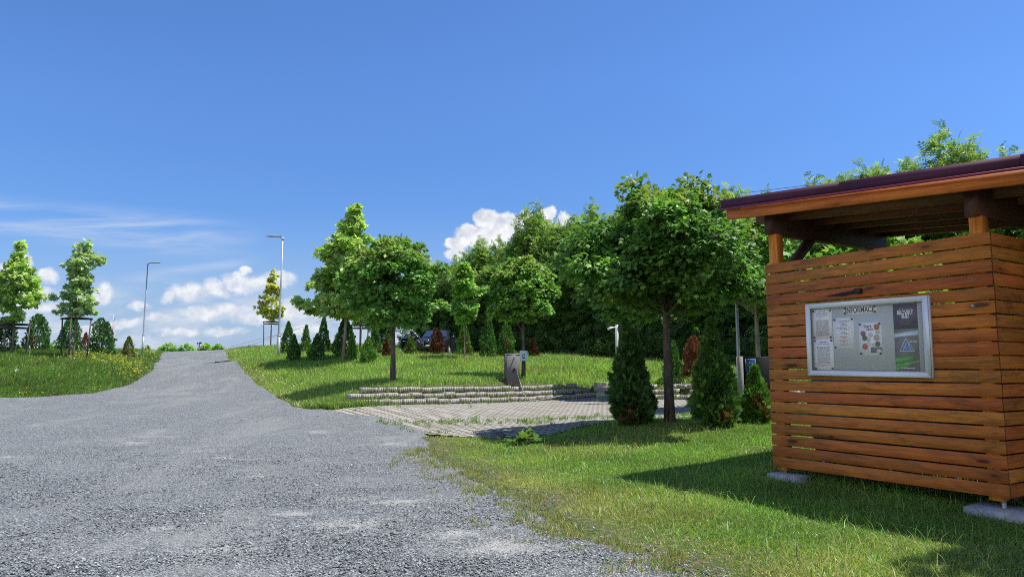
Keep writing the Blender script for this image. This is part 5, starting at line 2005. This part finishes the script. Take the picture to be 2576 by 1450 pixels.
for (fx, fz) in [(.33, .22), (-.08, -.0), (-.08, -.14), (.16, -.2), (.36, -.40), (.02, .13)]:
    mb = MB()
    mb.tube([(fx * w_, -.0042, fz * h_), (fx * w_, -.0018, fz * h_)], .032, 14)
    cpn = mb.build('caption', M['white'], t)
    mb = MB()
    for dz in (-.012, 0, .012):
        mb.box((fx * w_ - .02, -.0052, fz * h_ + dz - .002), (fx * w_ + .02, -.0043, fz * h_ + dz + .002))
    mb.build('small_print', M['ink_grey'], cpn)
# tall event poster
t, w_, h_ = paper('event_poster', 'tall navy and green event poster at the right end of the notice case', 'poster', [(1476, 262), (1832, 228), (1893, 1250), (1528, 1252)], 'poster_dark', magnets=(0, 1))
mb = MB()
mb.box((-w_ / 2 + .001, -.0022, h_ * .12), (w_ / 2 - .001, -.0014, h_ / 2 - .001))
mb.build('sky_print', M['navy'], t)
mb = MB()
zg = -h_ / 2
def strip(pts, th=.0006):
    n_ = len(pts)
    vs = [(a * w_, -.0026, zg + b * h_) for a, b in pts] + [(a * w_, -.0016, zg + b * h_) for a, b in pts]
    mb.add(vs, [tuple(range(n_)), tuple(range(2 * n_ - 1, n_ - 1, -1))] + [(i, (i + 1) % n_, n_ + (i + 1) % n_, n_ + i) for i in range(n_)])
strip([(-.49, .13), (.22, .17), (.25, .24), (-.49, .19)])
strip([(-.49, .05), (.49, .135), (.49, .165), (-.49, .11)])
strip([(-.49, .01), (.1, .075), (.1, .105), (-.49, .045)])
mb.build('green_brush', M['poster_green'], t)
text_mesh('BÍLOVSKÝ', .075, M['paper'], t, (0, -.003, h_ * .365), width=w_ * .66, bold=.001)
text_mesh('SUD', .075, M['paper'], t, (.0, -.003, h_ * .318), width=w_ * .30, bold=.001)
text_mesh('LETNÍ KINO', .035, M['ink_grey'], t, (0, -.003, h_ * .42), width=w_ * .5)
print_lines(t, w_, h_, [(.22, .3, .006, 'paper'), (.26, .5, .005, 'ink_grey'), (.285, .5, .005, 'ink_grey'), (.31, .4, .005, 'ink_grey'), (.96, .6, .008, 'paper')])
mb = MB()
for a, b in (((-.28, .30), (-.02, .48)), ((-.02, .48), (.3, .30)), ((-.3, .295), (.32, .295)), ((-.16, .30), (.02, .43)), ((.05, .42), (.18, .30))):
    mb.bar((a[0] * w_, -.003, zg + a[1] * h_), (b[0] * w_, -.003, zg + b[1] * h_), .0008, .006)
mb.build('triangle_mark', M['sky_sign'], t)
mb = MB()
strip([(-.2, .31), (.22, .31), (-.02, .45)])
mb.build('triangle_print', M['ink_blue'], t)
mb = MB()
strip([(-.49, .50), (.49, .53), (.49, .60), (-.49, .56)])
mb.build('pale_print', M['sky_sign'], t)
text_mesh('VLCI SKÁLO', .03, M['paper'], t, (w_ * .28, -.003, zg + h_ * .43), width=w_ * .3)

# ------------------------------------------------------------------ grass
def in_view(x, y, mx=1.0, nearest=4.0):
    return (np.abs(x) < (y * .76 + mx + .6)) & (y > nearest)


def blades(name, x, y, hgt, wid, cols, label, cat='grass', lean=.45, z0=-.01, mat='grass', dirbias=None):
    n = len(x)
    z = H(x, y) + z0
    a = R.random(n) * 2 * PI
    d = np.stack([np.cos(a), np.sin(a), np.zeros(n)], -1)
    b = R.random(n) * 2 * PI
    ln = np.stack([np.cos(b), np.sin(b), np.zeros(n)], -1)
    if dirbias is not None: ln = unit(ln + np.array(dirbias))
    l1 = (np.abs(R.normal(size=n)) * lean * hgt)[:, None]
    base = np.stack([x, y, z], -1)
    up = np.array((0, 0, 1.0))
    w = (wid / 2)[:, None]
    h_ = hgt[:, None]
    mid = base + up * h_ * .58 + ln * l1 * .35
    tip = base + up * h_ * (1 - .18 * np.minimum(l1 / h_, 1.6)) + ln * l1
    V = np.stack([base - d * w, base + d * w, mid + d * w * .8, mid - d * w * .8, tip], 1)
    o = np.arange(n) * 5
    loops = np.stack([o, o + 1, o + 2, o + 3, o + 3, o + 2, o + 4], 1).ravel()
    starts = np.stack([np.arange(n) * 7, np.arange(n) * 7 + 4], 1).ravel()
    me = np_mesh(name, V, loops, starts, np.repeat(cols, 5, 0))
    me.materials.append(M[mat])
    return tag(obj(name, me), label, cat, kind='stuff')


def patch(x, y, k_, ph):
    return .5 + .25 * (np.sin(x * k_ + ph + 1.7 * np.sin(y * k_ * .7)) + np.sin(y * k_ * 1.3 + ph * 2 + 1.3 * np.sin(x * k_ * .9 + ph)))


G_LAWN = [(0.114, 0.236, 0.038), (0.149, 0.289, 0.049), (0.193, 0.333, 0.061), (0.088, 0.184, 0.035)]
G_DRY = [(0.36, 0.3, 0.128), (0.45, 0.375, 0.18), (0.27, 0.255, 0.09)]
G_LONG = [(0.149, 0.28, 0.049), (0.201, 0.35, 0.063), (0.263, 0.403, 0.088), (0.114, 0.219, 0.044)]

# near lawn right of the gravel
def near_lawn(n):
    y = 4.0 + 14.5 * R.random(n) ** 1.35
    x = -3.5 + R.random(n) * 17
    e = x - xr(y)
    ok = in_view(x, y, 1.4) & (wall_s(x, y) < -.3) & (y < 19)
    fr = np.clip((e + .08 + .22 * (patch(x, y, 3.1, .4) - .5)) / .55, 0, 1)
    ok &= R.random(n) < fr ** 1.3
    ok &= ~(in_poly(x, y, PAVE))
    bare = np.maximum(patch(x, y, 1.9, 2.2) * np.clip(1.6 - e, 0, 1), np.clip((patch(x, y, 2.7, 4.1) - .72) * 4, 0, .8))
    ok &= R.random(n) > bare * .85
    du = (x - KB[0]) * ku[0] + (y - KB[1]) * ku[1]
    dv = (x - KB[0]) * kv[0] + (y - KB[1]) * kv[1]
    ok &= ~((du > .3) & (du < KW - .1) & (dv > .35) & (dv < KD - .3) & (R.random(n) < .9))
    for pu, pv in ((.27, -.01), (KW - .06, .10)):
        ok &= ~((np.abs(du - pu) < .34) & (np.abs(dv - pv) < .29))
        ok &= ~((np.abs(du - pu) < .42) & (dv - pv < 0) & (dv - pv > -.5) & (R.random(n) < .55))
    return x[ok], y[ok], e[ok]


x, y, e = near_lawn(1450000)
n = len(x)
print('near lawn blades', n)
pt = patch(x, y, 1.1, .3)
dry = R.random(n) < (.14 + .62 * np.clip(1.0 - e / 1.6, 0, 1) + .40 * np.clip((pt - .5) * 4, 0, 1))
c = mix_tint(n, G_LAWN, .16)
c[dry] = mix_tint(int(dry.sum()), G_DRY, .15) * .6 + c[dry] * .4
c *= (1.12 + .4 * patch(x, y, 2.3, 1.2))[:, None]
hgt = (.03 + .042 * R.random(n)) * (.75 + .6 * pt) * np.clip(.5 + e * .4, .5, 1.05)
long_ = R.random(n) < .02
hgt[long_] *= 2.6
shel = np.exp(-(((x - KB[0] - .8) / 2.0) ** 2 + ((y - KB[1] + .9) / 2.2) ** 2))
hgt *= 1 + .55 * shel
wid = .0035 + .0004 * y + .003 * R.random(n) ** 2
blades('lawn_grass', x, y, hgt, wid, c, 'short green lawn with dry patches beside the gravel and the shelter', lean=1.1)

# tufts creeping over the gravel edges and in the joints of the paved yard
def tufts(spots, per, spread):
    s = np.repeat(np.array(spots), per, 0)
    return s[:, 0] + R.normal(size=len(s)) * spread, s[:, 1] + R.normal(size=len(s)) * spread


cand = np.stack([R.uniform(-6, 11, 9000), R.uniform(14.5, 27, 9000)], -1)
ok = in_poly(cand[:, 0], cand[:, 1], PAVE) & (wall_s(cand[:, 0], cand[:, 1]) < -.05)
dens = np.clip((patch(cand[:, 0], cand[:, 1], 1.6, .9) - .42) * 1.6, 0, 1) * np.clip((19.5 - cand[:, 1] + (cand[:, 0]) * .25) / 3.5, .04, 1)
# a grassy strip where cars turn in
strip_ = np.exp(-((cand[:, 1] - (17.6 + .12 * cand[:, 0])) / .5) ** 2) * .75
edge_ = np.exp(-((wall_s(cand[:, 0], cand[:, 1]) + .08) / .2) ** 2) * .5
ok &= R.random(9000) < np.maximum(np.maximum(dens * .4, strip_), edge_) * .55
sp_ = cand[ok]
x, y = tufts(sp_, 16, .045)
n = len(x)
c = mix_tint(n, G_LAWN + G_LONG + [(.16, .17, .05)], .16)
bl = blades('paver_weeds', x, y, .04 + .08 * R.random(n), np.full(n, .011), c, 'small grass tufts growing in the slots of the paved yard', 'grass tufts', .8, .03)

wd = np.array(WEED)
wk = np.repeat(wd[R.random(len(wd)) < .75], 26, 0)
x = wk[:, 0] + R.normal(size=len(wk)) * .16
y = wk[:, 1] + R.normal(size=len(wk)) * .07
n = len(x)
blades('wall_weeds', x, y, (.05 + .12 * R.random(n) ** 2), np.full(n, .013), mix_tint(n, G_LONG + [(.3, .33, .1)], .18), 'grass and weeds growing out of the filled wall blocks', 'grass tufts', .8, wk[:, 2] - H(x, y))

ye = R.uniform(5.0, 13.5, 900)
xe = xr(ye) - np.abs(R.normal(size=900)) * .35 - .02
x, y = tufts(np.stack([xe, ye], -1)[R.random(900) < .35], 22, .05)
n = len(x)
c = mix_tint(n, G_DRY + G_LAWN[:2], .16)
blades('edge_tufts', x, y, .03 + .05 * R.random(n), np.full(n, .007), c, 'dry yellow grass tufts scattered over the gravel edge', 'grass tufts', .9, .03)

# lawn above the wall and along the road
def far_lawn(n):
    y = 18.4 + 38 * R.random(n) ** 1.1
    x = -27 + R.random(n) * 47
    e = x - xr(y)
    s = wall_s(x, y)
    ok = in_view(x, y, 2) & (R.random(n) < np.clip((e + .12) / .35, 0, 1)) & (s > -.1)
    # thinner in the dark under the wood
    yw = np.interp(x / y * F + CX, [900, 1150, 1350, 1500, 1750, 2100, 2500], [60, 46, 42, 38.5, 34, 30, 27])
    ok &= y < yw + 1.5
    ok &= ~((s > 0) & (s < .75) & (R.random(n) < .72) & (x > -5))
    return x[ok], y[ok], e[ok], s[ok]


x, y, e, s = far_lawn(880000)
n = len(x)
print('far lawn blades', n)
pt = patch(x, y, .6, 1.1)
c = mix_tint(n, G_LONG, .32)
dry = R.random(n) < (.10 + .45 * np.clip(1 - e / 1.6, 0, 1) + .2 * (pt > .66))
c[dry] = mix_tint(int(dry.sum()), G_DRY + [(.2, .22, .07)], .15) * .6 + c[dry] * .4
c *= (1.2 + .4 * patch(x, y, 1.3, 2.2))[:, None]
hgt = (.12 + .12 * R.random(n)) * (.75 + .6 * pt) * np.clip(.35 + e * .4, .4, 1) * np.clip(.45 + s * .5, .45, 1)
sd_ = R.random(n) < .05
hgt[sd_] *= 1.7
c[sd_] = mix_tint(int(sd_.sum()), [(.26, .27, .12), (.2, .24, .09)])
wid = .005 + .00042 * y + .003 * R.random(n)
blades('meadow_lawn', x, y, hgt, wid, c, 'long sunlit lawn grass above the stepped wall', lean=.8)

n = 9000
x = WALL_L[0] - .3 + R.normal(size=n) * .75
y = WALL_L[1] + .25 + R.normal(size=n) * .45
ok = (x > xr(y) + .05) & (wall_s(x, y) > -.25)
x, y = x[ok], y[ok]
n = len(x)
blades('wall_end_grass', x, y, .14 + .16 * R.random(n), .014 + .004 * R.random(n), mix_tint(n, G_LONG + [(.3, .32, .11)], .3), 'long grass swallowing the start of the stepped wall', lean=.6)

# flower bank left of the road
def bank(n):
    y = 22.4 + 34 * R.random(n) ** 1.5
    x = -46 + R.random(n) * 42
    e = xl(y) - x
    ok = in_view(x, y, 2) & (R.random(n) < np.clip((e + .15) / .4, 0, 1))
    return x[ok], y[ok], e[ok]


x, y, e = bank(560000)
n = len(x)
print('bank blades', n)
pt = patch(x, y, .7, .2)
c = mix_tint(n, [(.12, .235, .045), (.16, .29, .055), (.2, .32, .075), (.10, .19, .045)], .32)
c *= (.8 + .4 * patch(x, y, 1.1, 3.2))[:, None]
dry = R.random(n) < .10
c[dry] = mix_tint(int(dry.sum()), [(.22, .22, .1), (.28, .28, .16)])
hgt = (.22 + .28 * R.random(n)) * (.7 + .6 * pt) * np.clip(.3 + e * .22, .3, 1)
wid = .007 + .0005 * y + .006 * R.random(n)
blades('bank_grass', x, y, hgt, wid, c, 'tall uncut grass on the bank left of the road', lean=.85, dirbias=(.7, 0, 0))


def blooms(name, x, y, hz, size, cols, label, cat, n_pet=4):
    """small clusters of petals on top of the grass"""
    n = len(x)
    X_ = np.repeat(x, n_pet) + R.normal(size=n * n_pet) * size * 1.3
    Y_ = np.repeat(y, n_pet) + R.normal(size=n * n_pet) * size * 1.3
    Z_ = np.repeat(H(x, y) + hz, n_pet) - np.abs(R.normal(size=n * n_pet)) * size * 4.5
    m = n * n_pet
    tv = [(-.5, 0, 0), (0, -.5, .05), (.5, 0, 0), (0, .5, .05)]
    me = inst_mesh(name, tv, [(0, 1, 2, 3)], np.stack([X_, Y_, Z_], -1), basis_of(rdir(m), unit(R.normal(size=(m, 3)) * .6 + (0, -.5, 1))), size * (.8 + .7 * R.random(m)), mix_tint(m, cols, .12), M['flower'])
    return tag(obj(name, me), label, cat, kind='stuff')


x, y, e = bank(60000)
pr = np.clip((patch(x, y, 1.3, 1.9) * patch(x, y, .5, .4) - .2) * 4.2, .03, 1.2) * np.exp(-np.clip(e - .4, 0, 9) / 3.2)
ok = (R.random(len(x)) < pr * .8) & (e > .2)
x, y, e = x[ok], y[ok], e[ok]
print('yellow', len(x))
blooms('yellow_flowers', x, y, (.18 + .26 * R.random(len(x))) * np.clip(.45 + e * .25, .45, 1), .036, [(.56, .50, .05), (.64, .58, .08), (.46, .46, .06)], 'yellow bedstraw flowers spread over the bank beside the road', 'flowers', 9)
x, y, e = bank(900)
ok = (e > 1.0) & (R.random(len(x)) < .30)
x, y, e = x[ok], y[ok], e[ok]
blooms('white_flowers', x, y, .50 + .14 * R.random(len(x)), .05, [(.75, .76, .72), (.68, .7, .62)], 'white umbel flowers standing over the bank grass', 'flowers', 9)

# loose stones on the near gravel
n = 150000
y = 4.2 + 9.5 * R.random(n) ** 1.7
x = (R.random(n) * 2 - 1) * (y * .78 + .8)
ok = (x < xr(y) + .25 * R.random(n)) & (R.random(n) < .25 + .75 * patch(x, y, 1.7, .8) ** 1.3)
x, y = x[ok], y[ok]
n = len(x)
tv = [(1, 0, 0), (.3, .8, .1), (-.7, .6, -.05), (-.9, -.3, .1), (-.1, -.8, 0), (.7, -.6, .05), (.15, .1, .55), (-.35, -.05, .42), (0, 0, -.4)]
tf = [(0, 1, 6), (1, 2, 7, 6), (2, 3, 7), (3, 4, 7), (4, 5, 6, 7), (5, 0, 6), (1, 0, 8), (2, 1, 8), (3, 2, 8), (4, 3, 8), (5, 4, 8), (0, 5, 8)]
sz = .006 + .0125 * R.random(n) ** 2.6
big = R.random(n) < .012
sz[big] *= 1.9
sc3 = np.stack([sz * (.8 + .5 * R.random(n)), sz * (.6 + .4 * R.random(n)), sz * (.5 + .5 * R.random(n))], -1)
a = R.random(n) * 6.283
nn = unit(R.normal(size=(n, 3)) * .28 + (0, 0, 1))
tdir = np.stack([np.cos(a), np.sin(a), np.zeros(n)], -1)
c = mix_tint(n, [(.05, .058, .064), (.225, .243, .25), (.31, .328, .335), (.155, .172, .18)], .22)
w_ = R.random(n) < .02
c[w_] = mix_tint(int(w_.sum()), [(.5, .5, .49), (.46, .41, .34), (.4, .4, .42)])
mm_, nt_, out_ = new_mat('loose_stone')
kk = N(nt_)
nt_.links.new(kk.bsdf(kk.attr('tint'), .85, 0, .3), out_.inputs[0])
me = inst_mesh('loose_gravel', tv, tf, np.stack([x, y, H(x, y) + .034], -1), basis_of(tdir, nn), sc3, c, mm_)
tag(obj('loose_gravel', me), 'loose grey crushed stones lying on the gravel', 'gravel', kind='stuff')
print('stones', n)
